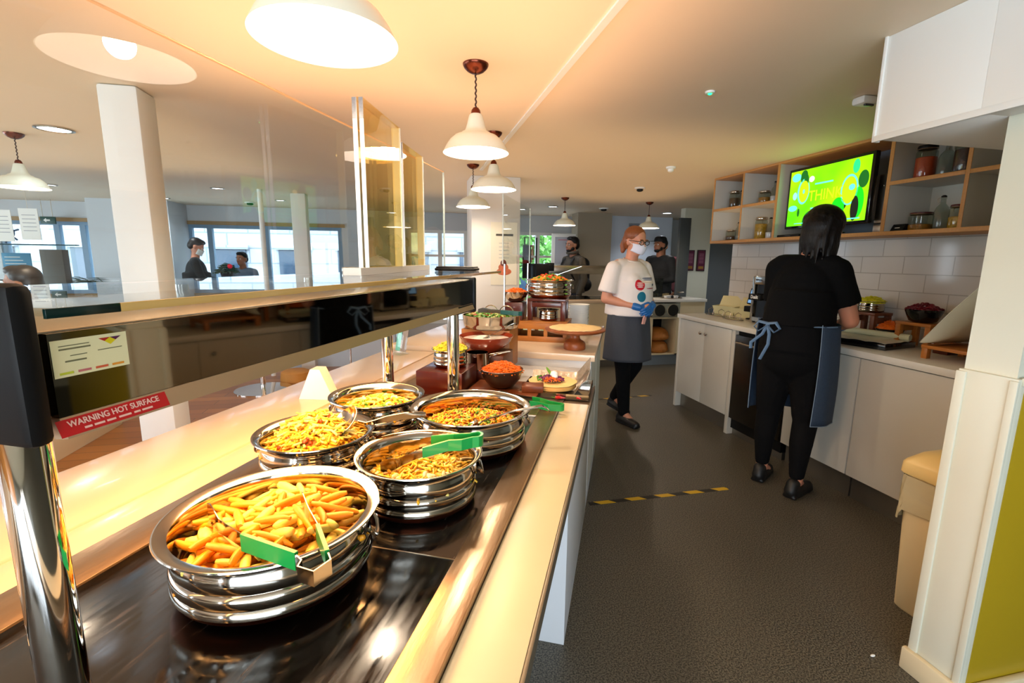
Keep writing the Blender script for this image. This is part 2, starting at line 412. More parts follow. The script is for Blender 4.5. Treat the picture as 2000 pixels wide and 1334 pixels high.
# things on the ceiling and walls
def extract(name, pts): pass
def pic(i, x, w, h, z, label):
    t = thing('framed_notice', label, 'picture frame', (x, 6.5, z))
    f = MB(); f.bb(-w / 2, w / 2, -.02, 0, -h / 2, h / 2, .002); f.build('frame', mat('dark maroon frame', (40, 14, 16), .5), t)
    f = MB(); f.bb(-w / 2 + .012, w / 2 - .012, -.0215, -.02, -h / 2 + .014, h / 2 - .014); s_ = f.build('sheet', mat('purple sheet', (96, 30, 62), .5), t)
    f = MB()
    for k in range(7): f.bb(-w * .28, w * .28, -.0225, -.0215, h * (.30 - k * .07), h * (.30 - k * .07) + .006)
    f.build('text_lines', mat('pale pink print', (190, 130, 150), .6), s_)
    f = MB(); f.bb(-w * .3, w * .3, -.0225, -.0215, -h * .40, -h * .27); f.build('gold_footer', mat('gold print', (150, 110, 40), .6), s_)
pic(0, 4.145, .125, .305, 1.46, 'framed purple notice on the far wall, left of the pair')
pic(1, 4.325, .135, .315, 1.46, 'framed purple notice on the far wall, right of the pair below the shelves')

def pendant(x, y, label, drop=.34, R=.142, lit=True, power=9):
    t = thing('pendant_lamp', label, 'ceiling lamp', (x, y, CZ), 0, None)
    f = MB(); f.lathe([(0, 0), (.052, 0), (.052, -.004), (.047, -.014), (.034, -.026), (.018, -.034), (.006, -.036), (0, -.036)], 32); f.build('ceiling_rose', M_dcopper, t)
    zt = -drop + .172
    f = MB(); pts = [(.0022 * cos(k * 1.3), .0022 * sin(k * 1.3), -.034 - (-zt - .034 + 0.0) * k / 30 if False else -.034 + (zt + .034) * k / 30) for k in range(31)]
    f.tube(pts, .0034, 8); f.build('cord', mat('braided cord', (60, 40, 32), .7, var=.5, vscale=300), t)
    f = MB(); f.lathe([(0, zt + .006), (.011, zt + .004), (.018, zt - .006), (.020, zt - .018), (.020, zt - .026), (0, zt - .026)], 24); f.build('lamp_holder', M_dcopper, t)
    k = R / .142
    prof = [(.022, zt - .020), (.028, zt - .026), (.034, zt - .050), (.040, zt - .072), (.046, zt - .086), (.062 * k, zt - .092), (.066 * k, zt - .097), (.070 * k, zt - .099),
            (.092 * k, zt - .106), (.112 * k, zt - .122), (.128 * k, zt - .144), (.1405 * k, zt - .168), (.142 * k, -drop)]
    inner = [(r - .0022, z + (.0 if i == len(prof) - 1 else -.001)) for i, (r, z) in enumerate(prof)][::-1]
    f = MB(); f.m(mat('cream enamel', (222, 226, 210), .3, coat=.3)); f.lathe(prof, 56); f.build('shade', None, t, 60)
    f = MB(); f.lathe(inner, 56); f.build('shade_lining', mat('glowing white enamel', (255, 244, 232), .4, emit=(255, 244, 230), estr=2.0), t, 60, normals=False)
    f = MB(); f.lathe([(0, -.030), (.022, -.022), (.032, 0), (.030, .018), (.016, .034), (.013, .05), (0, .05)], 20, (0, 0, zt - .085)); f.build('bulb', emission('warm bulb', (120, 110, 96), 4), t, 180)
    l = bpy.data.lights.new('pendant_bulb', 'POINT'); l.energy = power; l.color = (1.0, .80, .58); l.shadow_soft_size = .03
    lo = bpy.data.objects.new('pendant_bulb', l); col.objects.link(lo); lo.parent = t; lo.location = (0, 0, zt - .135)
    return t
pendant(-0.15, 1.10, 'large near white enamel pendant lamp cut by the top of the frame')
pendant(.287, 2.05, 'cream enamel pendant lamp with copper rose over the hot counter, fully in view', R=.135)
pendant(.54, 3.06, 'cream pendant lamp just behind and right of the fully visible one over the counter')
pendant(.55, 4.10, 'pendant lamp seen through glass in front of the white poster column', power=6)
pendant(1.955, 5.90, 'small pendant lamp hanging above the man with the backpack', power=6)
pendant(3.18, 6.02, 'small pendant lamp hanging above the man in the black cap', power=6)
pendant(-2.47, 3.86, 'cream pendant lamp at the far left edge over the customer side', power=6)

def downlight(x, y, label, r=.075, e=8, c=(225, 240, 255), power=6, grp=None):
    t = thing('recessed_downlight', label, 'ceiling light', (x, y, CZ), 0, grp)
    f = MB(); f.lathe([(r, 0), (r, -.006), (r * .86, -.010), (r * .80, -.004), (r * .80, -.002)], 32); f.build('bezel', M_steelp, t)
    f = MB(); f.lathe([(0, -.003), (r * .80, -.003)], 24); f.build('lens', emission('cool lens', c, e), t)
    l = bpy.data.lights.new('downlight_lamp', 'SPOT'); l.energy = power; l.color = (.86, .93, 1.0); l.spot_size = radians(130); l.spot_blend = .8; l.shadow_soft_size = .06
    lo = bpy.data.objects.new('downlight_lamp', l); col.objects.link(lo); lo.parent = t; lo.location = (0, 0, -.02)
downlight(-2.126, 3.66, 'larger recessed downlight beside the left pendant lamp', .10)
downlight(-2.116, 6.25, 'recessed downlight over the customer area right of the near column')
downlight(-3.9, 6.5, 'small recessed downlight at the far left of the ceiling', .07)
downlight(-1.7, 7.3, 'faint recessed downlight near the back windows, right of the thin post', .07)
downlight(2.1, 6.9, 'recessed downlight behind the lamp over the backpack man', .08)
downlight(1.75, 7.4, 'recessed downlight far back near the green window', .08)
downlight(4.5, 5.5, 'added fill downlight before the framed notices on the far wall', .08, power=22)  # added to brighten the dim passage and notice wall
downlight(4.15, 7.25, 'added fill downlight in the bright back room above the capped man', .09, power=34)  # lamp put in to lift the back room's dark walls
downlight(-3.2, 7.5, 'added fill downlight before the back windows by the leaning man', .07, power=16)  # extra lamp added for more light around the back windows
def detector(x, y, label, c=M_white, r=.05):
    t = thing('smoke_detector', label, 'smoke detector', (x, y, CZ))
    f = MB(); f.lathe([(0, 0), (r, 0), (r, -.012), (r * .8, -.016), (0, -.016)], 28); f.build('base', M_white, t)
    f = MB(); f.lathe([(0, -.016), (r * .62, -.016), (r * .6, -.034), (r * .3, -.042), (0, -.042)], 28); f.build('sensor', c, t)
detector(2.45, 4.87, 'smoke detector with dark sensor on ceiling left of the shelves', M_black, .055)
detector(2.16, 3.76, 'small white detector on ceiling nearest the wall shelves', M_white, .04)
detector(-2.2, 7.7, 'dark smoke detector near the back windows', M_black, .07)
detector(2.9, 6.9, 'dark smoke detector over the bright back room', M_black, .07)
t = thing('sprinkler_head', 'small ceiling fitting with green light', 'sensor', (1.38, 2.10, CZ))
f = MB(); f.lathe([(0, 0), (.022, 0), (.020, -.008), (0, -.010)], 20); f.build('base', M_white, t)
f = MB(); f.ell((0, 0, -.010), (.009, .009, .005)); f.build('indicator', emission('green led', (20, 255, 120), 3), t)
t = thing('ceiling_sensor', 'white boxy ceiling sensor beside the boxed duct', 'sensor', (2.13, 1.99, CZ))
f = MB(); f.box((0, 0, -.018), (.09, .07, .036), .012); f.build('housing', M_white, t)
f = MB(); f.box((0, -.02, -.040), (.05, .012, .01), .003); f.build('lens', mat('dark lens', (60, 60, 60), .2), t)
t = thing('exit_sign', 'dark green exit sign hanging over the back left windows', 'exit sign', (-5.0, 8.2, 1.93))
f = MB(); f.bb(-.09, .09, -.015, .015, -.05, .05, .004); f.build('panel', mat('exit green', (20, 66, 60), .4), t)
f = MB(); f.prism([(-.05, .0), (-.015, .03), (-.015, .01), (.03, .01), (.03, -.01), (-.015, -.01), (-.015, -.03)], .016, .0165, Matrix.Rotation(radians(90), 4, 'X')); f.build('arrow', M_white, t)
f = MB(); f.cyl((-.06, 0, .05), (-.06, 0, CZ - 1.93), .004); f.cyl((.06, 0, .05), (.06, 0, CZ - 1.93), .004); f.build('bracket', M_steel, t)

# ------------------------------------------------------------------ street outside the windows
M_stone = brick_mat('pale stone facade', (168, 176, 186), (156, 165, 178), (128, 138, 152), 1.1, .42, .02, .8, 'XZ', .5, .3)
f = MB(); f.bb(-14, 10, 15, 15.5, -.5, 12); b_ = f.build('building', M_stone); tag(b_, 'pale stone building across the street behind the windows', 'building')
M_wdark = mat('dark street window', (40, 62, 84), .15)
for x in (-12.2, -10.4, -8.3, -6.6, -4.9, -3.2, -1.6, 0.2, 2.0, 3.8):
    for z in (.9, 3.4):
        f = MB(); f.bb(x - .42, x + .42, 14.93, 15.0, z - .75, z + .75, .01); w = f.build('window', M_wdark, b_)
        f = MB(); f.bb(x - .5, x + .5, 14.88, 15.0, z + .75, z + .86); f.bb(x - .5, x + .5, 14.85, 15.0, z - .86, z - .75); f.build('lintel', M_stone, w)
f = MB(); f.quad((-16, 8.6, -.1), (12, 8.6, -.1), (12, 15, -.1), (-16, 15, -.1)); struct(f.build('ground', mat('grey pavement', (150, 150, 150), .8, var=.1)))
f = MB()
for k in range(900):
    a = random.random() * 2 * pi; r = random.random() ** .5; x, y, z = 1.1 * r * cos(a), .8 * r * sin(a), random.uniform(-1.1, 1.1)
    f.box((x, y, z), (.12, .05, .09), 0, Euler((random.random() * 3, random.random() * 3, random.random() * 3)))
t = thing('tree', 'leafy green tree outside the back window right of the poster column', 'tree', (3.0, 11.6, 0))
f.build('foliage', mat('fresh leaves', (110, 170, 80), .6, var=.3), t, 0, (0, 0, 2.0)); f = MB(); f.cyl((0, 0, -.1), (0, 0, 1.8), .09, .06); f.build('trunk', M_walnut, t)
# ================================================================== RIGHT-HAND KITCHEN RUN
XF, WT = 2.62, 0.937
def knob(f, x, y, z):
    f.cyl((x, y, z), (x - .016, y, z), .006, n=14); f.lathe([(0, 0), (.013, 0), (.0155, .004), (.013, .010), (0, .012)], 20, (x - .014, y, z), Euler((0, -pi / 2, 0)))
def cabinet(name, label, y0, y1, doors, panel=None):
    t = thing(name, label, 'cabinet', (XF, y0, 0), 0)
    f = MB(); f.bb(.02, .56, 0.0, y1 - y0, .15, WT - .042); f.build('body', M_cab, t)
    n = len(doors); 
    for (a, b, ky) in doors:
        f = MB(); f.bb(0, .0195, a - y0 + .002, b - y0 - .002, .155, WT - .048, .0015); d = f.build('door', M_cab, t)
        if ky is not None:
            f = MB(); knob(f, 0, ky - y0, .80); f.build('knob', M_chrome, d)
    f = MB(); f.bb(.055, .07, 0.003, y1 - y0 - .003, 0, .149); f.build('plinth', M_kick, t)
    return t
cabinet('base_cabinet', 'grey white two-door cabinet at the far end of the kitchen run', 3.42, 4.18, [(3.42, 3.79, 3.75), (3.79, 4.18, 3.83)])
t = thing('side_panel', 'white end panel standing right of the two-door cabinet', 'panel', (XF, 3.395, 0)); f = MB(); f.bb(0, .56, -.02, .02, 0, WT - .041, .001); f.build('board', M_cab, t)
t = thing('side_panel', 'white end panel at the far left end of the kitchen run', 'panel', (XF, 4.20, 0)); f = MB(); f.bb(0, .56, -.015, .02, 0, WT - .041, .001); f.build('board', M_cab, t)
t = thing('under_counter_fridge', 'dark stainless under-counter fridge between the end panel and the woman in black', 'fridge', (XF, 2.80, 0))
f = MB(); f.bb(.03, .56, .01, .57, .06, WT - .05); f.build('body', M_black, t)
f = MB(); f.bb(0, .028, .012, .568, .15, .86, .004); d = f.build('door', mat('dark steel', (84, 80, 76), .25, metal=1.0, var=.2, stretch=(1, 1, 8)), t)
f = MB(); f.cyl((-.03, .06, .80), (-.03, .52, .80), .008); f.cyl((-.03, .08, .80), (0, .08, .80), .006); f.cyl((-.03, .50, .80), (0, .50, .80), .006); f.build('handle', M_steel, d)
f = MB(); f.bb(.05, .08, .012, .568, 0, .059); f.build('kick_grille', M_kick, t)
cabinet('base_cabinet', 'narrow grey white cabinet behind the legs of the woman in black', 2.26, 2.79, [(2.26, 2.79, None)])
cabinet('base_cabinet', 'wide grey white single-door cabinet with a round knob beside the bin', 1.16, 2.255, [(1.56, 2.255, 1.645), (1.16, 1.56, None)])
t = thing('worktop', 'white worktop running along the tiled wall', 'worktop', (2.60, 1.16, WT - .04))
f = MB(); f.bb(0, .60, 0, 3.06, 0, .04, .003); f.build('slab', M_wtop, t)

# pedal bin
t = thing('pedal_bin', 'cream plastic bin with domed lid and clear bag beside the wall end', 'bin', (2.165, 1.33, 0), radians(92))
f = MB()
def binf(z0, z1, a0, b0, a1, b1, bm): pass
rings = [(0, .105, .15), (.01, .112, .158), (.56, .130, .176), (.60, .130, .176)]
def rrect(a, b, r, n=6):
    o = []
    for cx, cy, s0 in ((a - r, b - r, 0), (-a + r, b - r, 1), (-a + r, -b + r, 2), (a - r, -b + r, 3)):
        for k in range(n + 1):
            an = s0 * pi / 2 + k * pi / 2 / n; o.append((cx + r * cos(an), cy + r * sin(an)))
    return o
def loft(f, secs, cap0=True, cap1=True):
    R = [[f.bm.verts.new((x, y, z)) for x, y in poly] for z, poly in secs]; fs = []
    for a, b in zip(R[:-1], R[1:]):
        for i in range(len(a)):
            j = (i + 1) % len(a); fs.append(f.bm.faces.new((a[i], a[j], b[j], b[i])))
    if cap0: fs.append(f.bm.faces.new(list(reversed(R[0]))))
    if cap1: fs.append(f.bm.faces.new(R[-1]))
    f._tag(fs); return f
loft(f, [(z, rrect(a, b, .03)) for z, a, b in rings]); f.build('body', mat('cream plastic', (226, 206, 160), .4), t)
f = MB(); loft(f, [(.60, rrect(.142, .187, .03)), (.605, rrect(.146, .190, .03)), (.645, rrect(.144, .188, .03)), (.658, rrect(.136, .182, .03)), (.69, rrect(.11, .155, .05)), (.707, rrect(.065, .09, .05)), (.71, rrect(.03, .04, .02))])
f.build('lid', mat('yellow cream plastic', (236, 208, 140), .35), t)
f = MB()
def bagf(u, v):
    n = len(BP); x, y = BP[int(u * n) % n]; z = .595 - v * (.15 + .05 * sin(u * 14)); k = 1.02 + .014 * sin(u * 60 + v * 9) + .02 * v
    return (x * k, y * k, z)
BP = rrect(.134, .180, .03, 8)
f.grid(bagf, len(BP), 8); f.build('bag', mat('milky bin bag', (196, 184, 148), .22, coat=.4, bump=.5, bscale=25), t)

# items on the worktop, far part
def on(o, *a): return o
def wire_rack(x, y, r, label, ab=1.5):
    t = thing('burner_rack', label, 'wire rack', (x, y, WT))
    f = MB(); f.m(M_steelp); f.tube([(r * .8 * cos(a), r * ab * sin(a), .004) for a in [k * pi / 16 for k in range(32)]], .0038, 8, True)
    f.build('rim', None, t)
    f = MB(); f.lathe([(0, .001), (r * .74, .001), (r * .78, .005), (0, .006)], 32); o = f.build('plate', M_blackg, t); o.scale = (1, ab * 1.25, 1)
    for s in (-1, 1):
        f = MB(); f.tube([(-.02, s * r * .9, .004), (-.03, s * r * .9, .05), (0, s * r * .9, .065), (.03, s * r * .9, .05), (.02, s * r * .9, .004)], .0028, 7); f.build('wire_leg', M_steel, t)
wire_rack(2.90, 4.04, .085, 'black oval tray with wire loops on the worktop, farther one')
wire_rack(2.86, 3.74, .078, 'black oval tray with wire loops on the worktop, nearer one by the toaster')
def folded_box(x, y, rz, label):
    t = thing('food_box', label, 'takeaway box', (x, y, WT), rz)
    f = MB(); M_ = mat('cream card', (226, 218, 168), .55)
    A = [(-.09, -.055, 0), (.09, -.055, 0), (.09, .055, 0), (-.09, .055, 0)]; B = [(-.11, -.075, .085), (.11, -.075, .085), (.11, .075, .085), (-.11, .075, .085)]
    f.m(M_); va = [f.bm.verts.new(p) for p in A]; vb = [f.bm.verts.new(p) for p in B]
    f._tag([f.bm.faces.new(va)] + [f.bm.faces.new((va[i], va[(i + 1) % 4], vb[(i + 1) % 4], vb[i])) for i in range(4)]); f.build('tray', None, t, 20)
    f = MB(); f.box((0, .118, .125), (.22, .004, .12), .002, Euler((radians(-38), 0, 0))); f.build('open_lid', M_, t)
folded_box(3.05, 4.09, radians(-60), 'open cream takeaway box on the worktop, farther one')
folded_box(3.09, 3.84, radians(-60), 'open cream takeaway box on the worktop, next to the card terminal')
t = thing('till_terminal', 'black touch terminal with a blue screen left of the steel toaster', 'terminal', (3.05, 3.665, WT), radians(-80))
f = MB(); f.box((0, 0, .006), (.13, .13, .012), .004); f.cyl((0, 0, .01), (0, 0, .13), .022); f.build('stand', M_black, t)
f = MB(); f.box((0, 0, .205), (.19, .035, .15), .008, Euler((radians(-18), 0, 0))); h_ = f.build('housing', M_black, t)
f = MB(); f.box((0, -.0185, .205), (.165, .002, .12), 0, Euler((radians(-18), 0, 0))); f.build('screen', emission('blue screen', (96, 138, 180), .7), h_)
f = MB(); f.box((-.01, -.07, .10), (.08, .09, .05), .006); f.build('receipt_printer', M_black, t)
t = thing('toaster', 'steel catering toaster with open black slots beside the woman in black', 'toaster', (2.875, 3.20, WT + .015), 0); t.scale = (.95, 1.02, 1.15)
f = MB(); f.m(M_steelp)
f.bb(0, .32, .0, .03, 0, .33, .006); f.bb(0, .32, .31, .34, 0, .33, .006); f.bb(0, .32, .03, .31, .27, .33, .004); f.bb(.29, .32, .03, .31, 0, .27); f.bb(0, .30, .03, .31, 0, .03)
f.bb(0.0, .02, .03, .31, .175, .195); f.build('body', None, t)
f = MB(); f.bb(.02, .288, .031, .309, .03, .174); f.bb(.02, .288, .031, .309, .196, .268); f.build('oven_cavity', M_blackg, t)
f = MB(); f.bb(-.03, .0, .20, .34, .155, .20, .004); p_ = f.build('badge_plate', M_black, t)
text_mesh('badge', 'Dualit', .034, M_paper, p_, loc=(-.0306, .27, .178), rot=(pi / 2, 0, -pi / 2), bold=.001)
for a in (.03, .29):
    for b in (.02, .32):
        f = MB(); f.cyl((a, b, -.015), (a, b, 0), .012); f.build('foot', M_black, t)
# near part of the worktop
t = thing('prep_board', 'black rectangular tray lined with paper on the worktop by the woman in black', 'tray', (2.845, 2.53, WT), radians(12))
f = MB(); f.bb(-.16, .16, -.28, .28, 0, .035, .004); f.build('board', M_blackg, t)
t = thing('paper_sheets', 'crumpled white and foil paper sheets lying on the black tray', 'paper', (2.845, 2.53, WT + .036), radians(12))
f = MB(); f.grid(lambda u, v: ((u - .5) * .31, (v - .5) * .55, .004 + .010 * abs(noise.noise(Vector((u * 4, v * 5, 2)))) + (.02 * max(0, v - .8))), 24, 30, .0006); f.build('sheet', mat('waxed paper', (205, 206, 200), .3, bump=.2), t)
f = MB(); f.tube([(.11 + .0, -.27 + .5 * k / 12, .026) for k in range(13)], .020, 14); f.build('paper_roll', mat('pale green paper', (206, 208, 176), .5), t)
def crate(name, label, x, y, w, d, h, rz, m, z=WT, cat='wooden riser'):
    t = thing(name, label, cat, (x, y, z), rz)
    f = MB(); f.m(m).bb(-w / 2, w / 2, -d / 2, d / 2, h - .018, h, .002); f.build('top', None, t)
    for sx in (-1, 1):
        for sy in (-1, 1):
            f = MB(); f.m(m).box((sx * (w / 2 - .018), sy * (d / 2 - .018), (h - .018) / 2), (.03, .03, h - .018), .002); f.build('leg', None, t)
    for sy in (-1, 1):
        f = MB(); f.m(m).box((0, sy * (d / 2 - .006), h * .72), (w - .06, .010, h * .22), .001); f.build('rail', None, t)
    return t
crate('wooden_riser', 'low wooden stand holding the big tilted dish at the right end of the worktop', 2.90, 1.84, .30, .38, .075, 0, M_oak)
crate('wooden_riser', 'tall oak riser behind the carrots on the worktop', 3.10, 2.65, .15, .20, .183, 0, M_walnut)
crate('wooden_riser', 'small oak riser under the dark beetroot bowl', 3.06, 2.265, .17, .21, .160, 0, M_oak)
# big white dish leaning
t = thing('serving_dish', 'large white dish propped up on edge at the right end of the worktop', 'dish', (2.90, 1.98, WT + .0765))
def dish(u, v):
    a, b = (u - .5) * .40, (v) * .46
    e = max(abs(a) / .20, abs(b - .23) / .23); z = .050 * max(0, (e - .5) / .5) ** 1.6
    ca = .030 * max(0, e - .8) * 5 * (abs(a) / .20) * (abs(b - .23) / .23)
    a *= 1 - ca * 2; b = .23 + (b - .23) * (1 - ca * 2)
    n_, d_ = Vector((0, .80, .60)), Vector((0, -.60, .80))
    return Vector((a, 0, 0)) + d_ * b + n_ * z
f = MB(); f.grid(dish, 30, 34, .007); lo_ = min(v.co.z for v in f.bm.verts); bmesh.ops.translate(f.bm, vec=(0, 0, -lo_ + .0005), verts=f.bm.verts); f.build('body', mat('glazed white', (220, 222, 204), .15, coat=.4), t, 60)
t = thing('recipe_block', 'small dark block with white print between the beetroot bowl and the tilted dish', 'block', (3.02, 2.09, WT)); f = MB(); f.box((0, 0, .075), (.09, .08, .15), .003); f.build('block', M_mahog, t)
f = MB(); f.box((-.0455, 0, .11), (.001, .04, .012)); f.build('print', M_paper, t)
def shreds(f, n, R, h, c, ln=.03, r=.0016, curl=1.0, base=0.0):
    for _ in range(n):
        a = random.random() * 2 * pi; q = random.random() ** .5; x, y = R * q * cos(a), R * q * sin(a); z = base + h * (1 - q * q) * random.uniform(.75, 1.08)
        d = random.random() * 2 * pi; tl = random.uniform(-.5, .5); L = ln * random.uniform(.5, 1.2); k = random.uniform(-1, 1) * curl
        pts = []
        for i in range(4):
            s_ = (i / 3 - .5); dd = d + k * s_
            pts.append((x + L * s_ * cos(dd), y + L * s_ * sin(dd), z + L * s_ * tl * .6 + .004 * (1 - 4 * s_ * s_)))
        f.tube([(p[0] + c[0], p[1] + c[1], p[2] + c[2]) for p in pts], r * random.uniform(.8, 1.3), 5)
def dome(f, R, h, c, n=24, base=-.006):
    f.lathe([(R, base)] + [(R * cos(a) if a < pi / 2 - .01 else 0, h * sin(a) + base) for a in [pi / 2 * i / 6 for i in range(7)]], n, c)
def bowl(name, label, x, y, z, R, h, m, foot=.5, cat='bowl', prof=None, grp=None, lipw=.0):
    t = thing(name, label, cat, (x, y, z), 0, grp)
    th = .003
    p = prof or [(R * foot, 0), (R * (foot + .22), h * .12), (R * .86, h * .50), (R * .97, h * .85), (R, h)]
    inn = [(r - th, max(zz, th) + .0005) for r, zz in p][::-1]
    f = MB(); f.lathe([(0, 0)] + p + inn + [(0, th)], 44); f.build('bowl_body', m, t, 50)
    return t
M_yel = mat('yellow salad', (214, 206, 24), .5, var=.3, vscale=60); M_car = mat('grated carrot', (240, 112, 14), .45, var=.25, vscale=60); M_beet = mat('beetroot', (110, 8, 30), .35, var=.5, vscale=60)
HANDI = lambda R, h: [(R * .70, 0), (R * .80, h * .03), (R * .87, h * .10), (R * .910, h * .20), (R * .905, h * .28), (R * .888, h * .31), (R * .902, h * .35), (R * .905, h * .45), (R * .895, h * .50), (R * .875, h * .525), (R * .889, h * .56), (R * .889, h * .68), (R * .872, h * .76), (R * .858, h * .82), (R * .872, h * .89), (R * .94, h * .945), (R * .985, h * .965), (R, h * .98), (R * .995, h), (R * .97, h * 1.0), (R * .88, h * .95)]
def handi(label, x, y, z, R, h, rz=0.0, handles=True, grp=None, name='handi_pan', hstyle=0):
    t = thing(name, label, 'pan', (x, y, z), rz, grp)
    p = HANDI(R, h); k = 4
    f = MB(); f.lathe([(0, 0)] + p[:k], 72); f.build('copper_base', M_copper, t, 60)
    inn = [(R * .845, h * .80), (R * .868, h * .66), (R * .84, h * .52), (R * .875, h * .42), (R * .86, h * .30), (R * .86, h * .12), (R * .75, h * .05), (0, h * .045)]
    f = MB(); f.lathe(p[k - 1:] + inn, 72); f.build('ribbed_body', M_steelp, t, 50)
    if handles:
        for s in (-1, 1):
            f = MB(); f.box((s * R * .885, 0, h * .70), (.006, .030, .022), .002)
            f.tube([(s * (R * .90 + .004 + .011 * sin(a)), .026 * cos(a), h * .70 + .004 - .024 * (1 - cos(2 * a)) * .5) for a in [pi * q / 10 for q in range(11)]], .0038, 8); f.build('handle', M_steelp, t)
    return t
t = thing('chilled_pot', 'small ribbed steel pot of yellow salad on the tall riser by the tiles', 'pot', (3.09, 2.64, WT + .1835))
f = MB(); f.lathe([(0, 0)] + HANDI(.085, .075), 40); f.build('pot_body', M_steelp, t, 50)
f = MB(); f.m(M_yel); dome(f, .078, .035, (0, 0, .068)); shreds(f, 130, .075, .035, (0, 0, .068), .03, .003); f.build('yellow_salad', None, t); t.children[-1]['kind'] = 'stuff'
t = bowl('salad_bowl', 'black bowl heaped with dark red beetroot near the tiled wall', 3.05, 2.265, WT + .1605, .095, .080, M_blackg)
f = MB(); f.m(M_beet); dome(f, .088, .03, (0, 0, .073)); shreds(f, 150, .085, .034, (0, 0, .078), .022, .0035); o = f.build('grated_beetroot', None, t); o['kind'] = 'stuff'
t = bowl('salad_bowl', 'low black dish of orange grated carrot in front of the tall riser', 3.0, 2.4, WT, .078, .05, M_blackg, cat='dish')
t.location = (3.045, 2.452, WT + .045)
lb_ = thing('wooden_block', 'thin oak block under the carrot dish', 'wooden riser', (3.045, 2.452, WT)); g_ = MB(); g_.box((0, 0, .022), (.12, .13, .044), .002); g_.build('block', M_oak, lb_)
f = MB(); f.m(M_car); dome(f, .070, .05, (0, 0, .045)); shreds(f, 260, .068, .055, (0, 0, .045), .03, .0016); o = f.build('grated_carrot', None, t); o['kind'] = 'stuff'

# ---------------------------------------------------------------- wall shelves
SX, SZ0, SZM, SZ1 = 2.86, 1.63, 1.925, 2.215
YA, YB_, YC, YD, YE, YF = 4.17, 3.76, 3.355, 2.445, 2.02, 1.16
t = thing('wall_shelf', 'plywood-edged white box shelving running along under the ceiling', 'shelf', (SX, 1.16, 0))
M_sw = mat('white shelf lining', (206, 204, 196), .55)
def plank(x0, x1, y0, y1, z0, z1, nm):
    f = MB(); f.m(M_sw).bb(x0 + .004, x1, y0, y1, z0, z1); f.m(M_plywood).bb(x0, x0 + .004, y0, y1, z0, z1, .0008); f.build(nm, None, t)
yy = lambda y: y - 1.16
for z0, z1, a, b, nm in ((SZ0 - .012, SZ0 + .012, YF, YA, 'bottom_board'), (SZ1 - .012, CZ - .0005, YF, YA, 'top_board')):
    f = MB(); f.m(M_plywood).bb(0, .337, yy(a) + .002, yy(b), z0, z1, .001); f.build(nm, None, t)
for a, b in ((YB_, YA), (YC, YB_), (YE, YD), (YF, YE)): plank(0, .33, yy(a) + .011, yy(b) - .011, SZM - .011, SZM + .011, 'shelf_board')
for y, th in ((YA - .009, .018), (YB_, .018), (YC, .024), (YD, .024), (YE, .020)): plank(0, .33, yy(y) - th / 2, yy(y) + th / 2, SZ0 + .012, SZ1 - .012, 'upright')
for a, b in ((YC, YA), (YF, YD)): f = MB(); f.bb(.330, .337, yy(a) + .012, yy(b) - .012, SZ0 + .012, SZ1 - .012); f.build('back_panel', M_sw, t)
f = MB(); f.bb(.328, .337, yy(YD) + .013, yy(YC) - .013, SZ0 + .013, SZ1 - .013); f.build('grey_recess_panel', mat('slate grey board', (92, 96, 104), .5), t)

# television
t = thing('television', 'wall television showing a bright green drinks advert between the shelves', 'television', (2.895, 2.93, 1.925), radians(-2.5))
W2_, H2_ = .365, .222
f = MB(); f.bb(0, .035, -W2_, W2_, -H2_, H2_, .005); f.bb(.035, .06, -.2, .2, -.14, .14, .01); f.build('housing', M_blackg, t)
f = MB(); f.bb(.06, .29, -.05, .05, -.05, .05); f.build('wall_bracket', M_black, t)
sw_, sh_ = W2_ - .020, H2_ - .020
E_ = lambda n_, c, s=1.0: emission(n_, c, s)
f = MB(); f.quad((-.0012, -sw_, -sh_), (-.0012, sw_, -sh_), (-.0012, sw_, sh_), (-.0012, -sw_, sh_))
def tvmat():
    m = bpy.data.materials.new('green screen image'); m.use_nodes = True; n = m.node_tree.nodes; k = m.node_tree.links; b = n['Principled BSDF']
    b.inputs['Base Color'].default_value = (0, 0, 0, 1); b.inputs['Roughness'].default_value = .15
    tc = n.new('ShaderNodeTexCoord'); ns = n.new('ShaderNodeTexNoise'); ns.inputs['Scale'].default_value = 2.2; k.new(tc.outputs['Object'], ns.inputs[0])
    cr = n.new('ShaderNodeValToRGB'); e = cr.color_ramp; e.elements[0].position = .35; e.elements[0].color = lin((84, 214, 0)); e.elements[1].position = .65; e.elements[1].color = lin((160, 226, 0))
    k.new(ns.outputs['Fac'], cr.inputs[0]); k.new(cr.outputs[0], b.inputs['Emission Color']); b.inputs['Emission Strength'].default_value = 1.0
    return m
scr = f.build('screen', tvmat(), t, 0)
def disc(y, z, ry, rz_, m, x=-.0020, nm='screen_graphic', n=28):
    g = MB(); vs_ = [(x, y + ry * cos(2 * pi * i / n), z + rz_ * sin(2 * pi * i / n)) for i in range(n)]; g.quad(*vs_); return g.build(nm, m, scr, 0)
cy, lg, dg_, dk = E_('tv cyan', (86, 226, 190), .9), E_('tv lime flesh', (160, 200, 0), .9), E_('tv lime', (0, 190, 20), .8), E_('tv leaf', (0, 96, 20), .6)
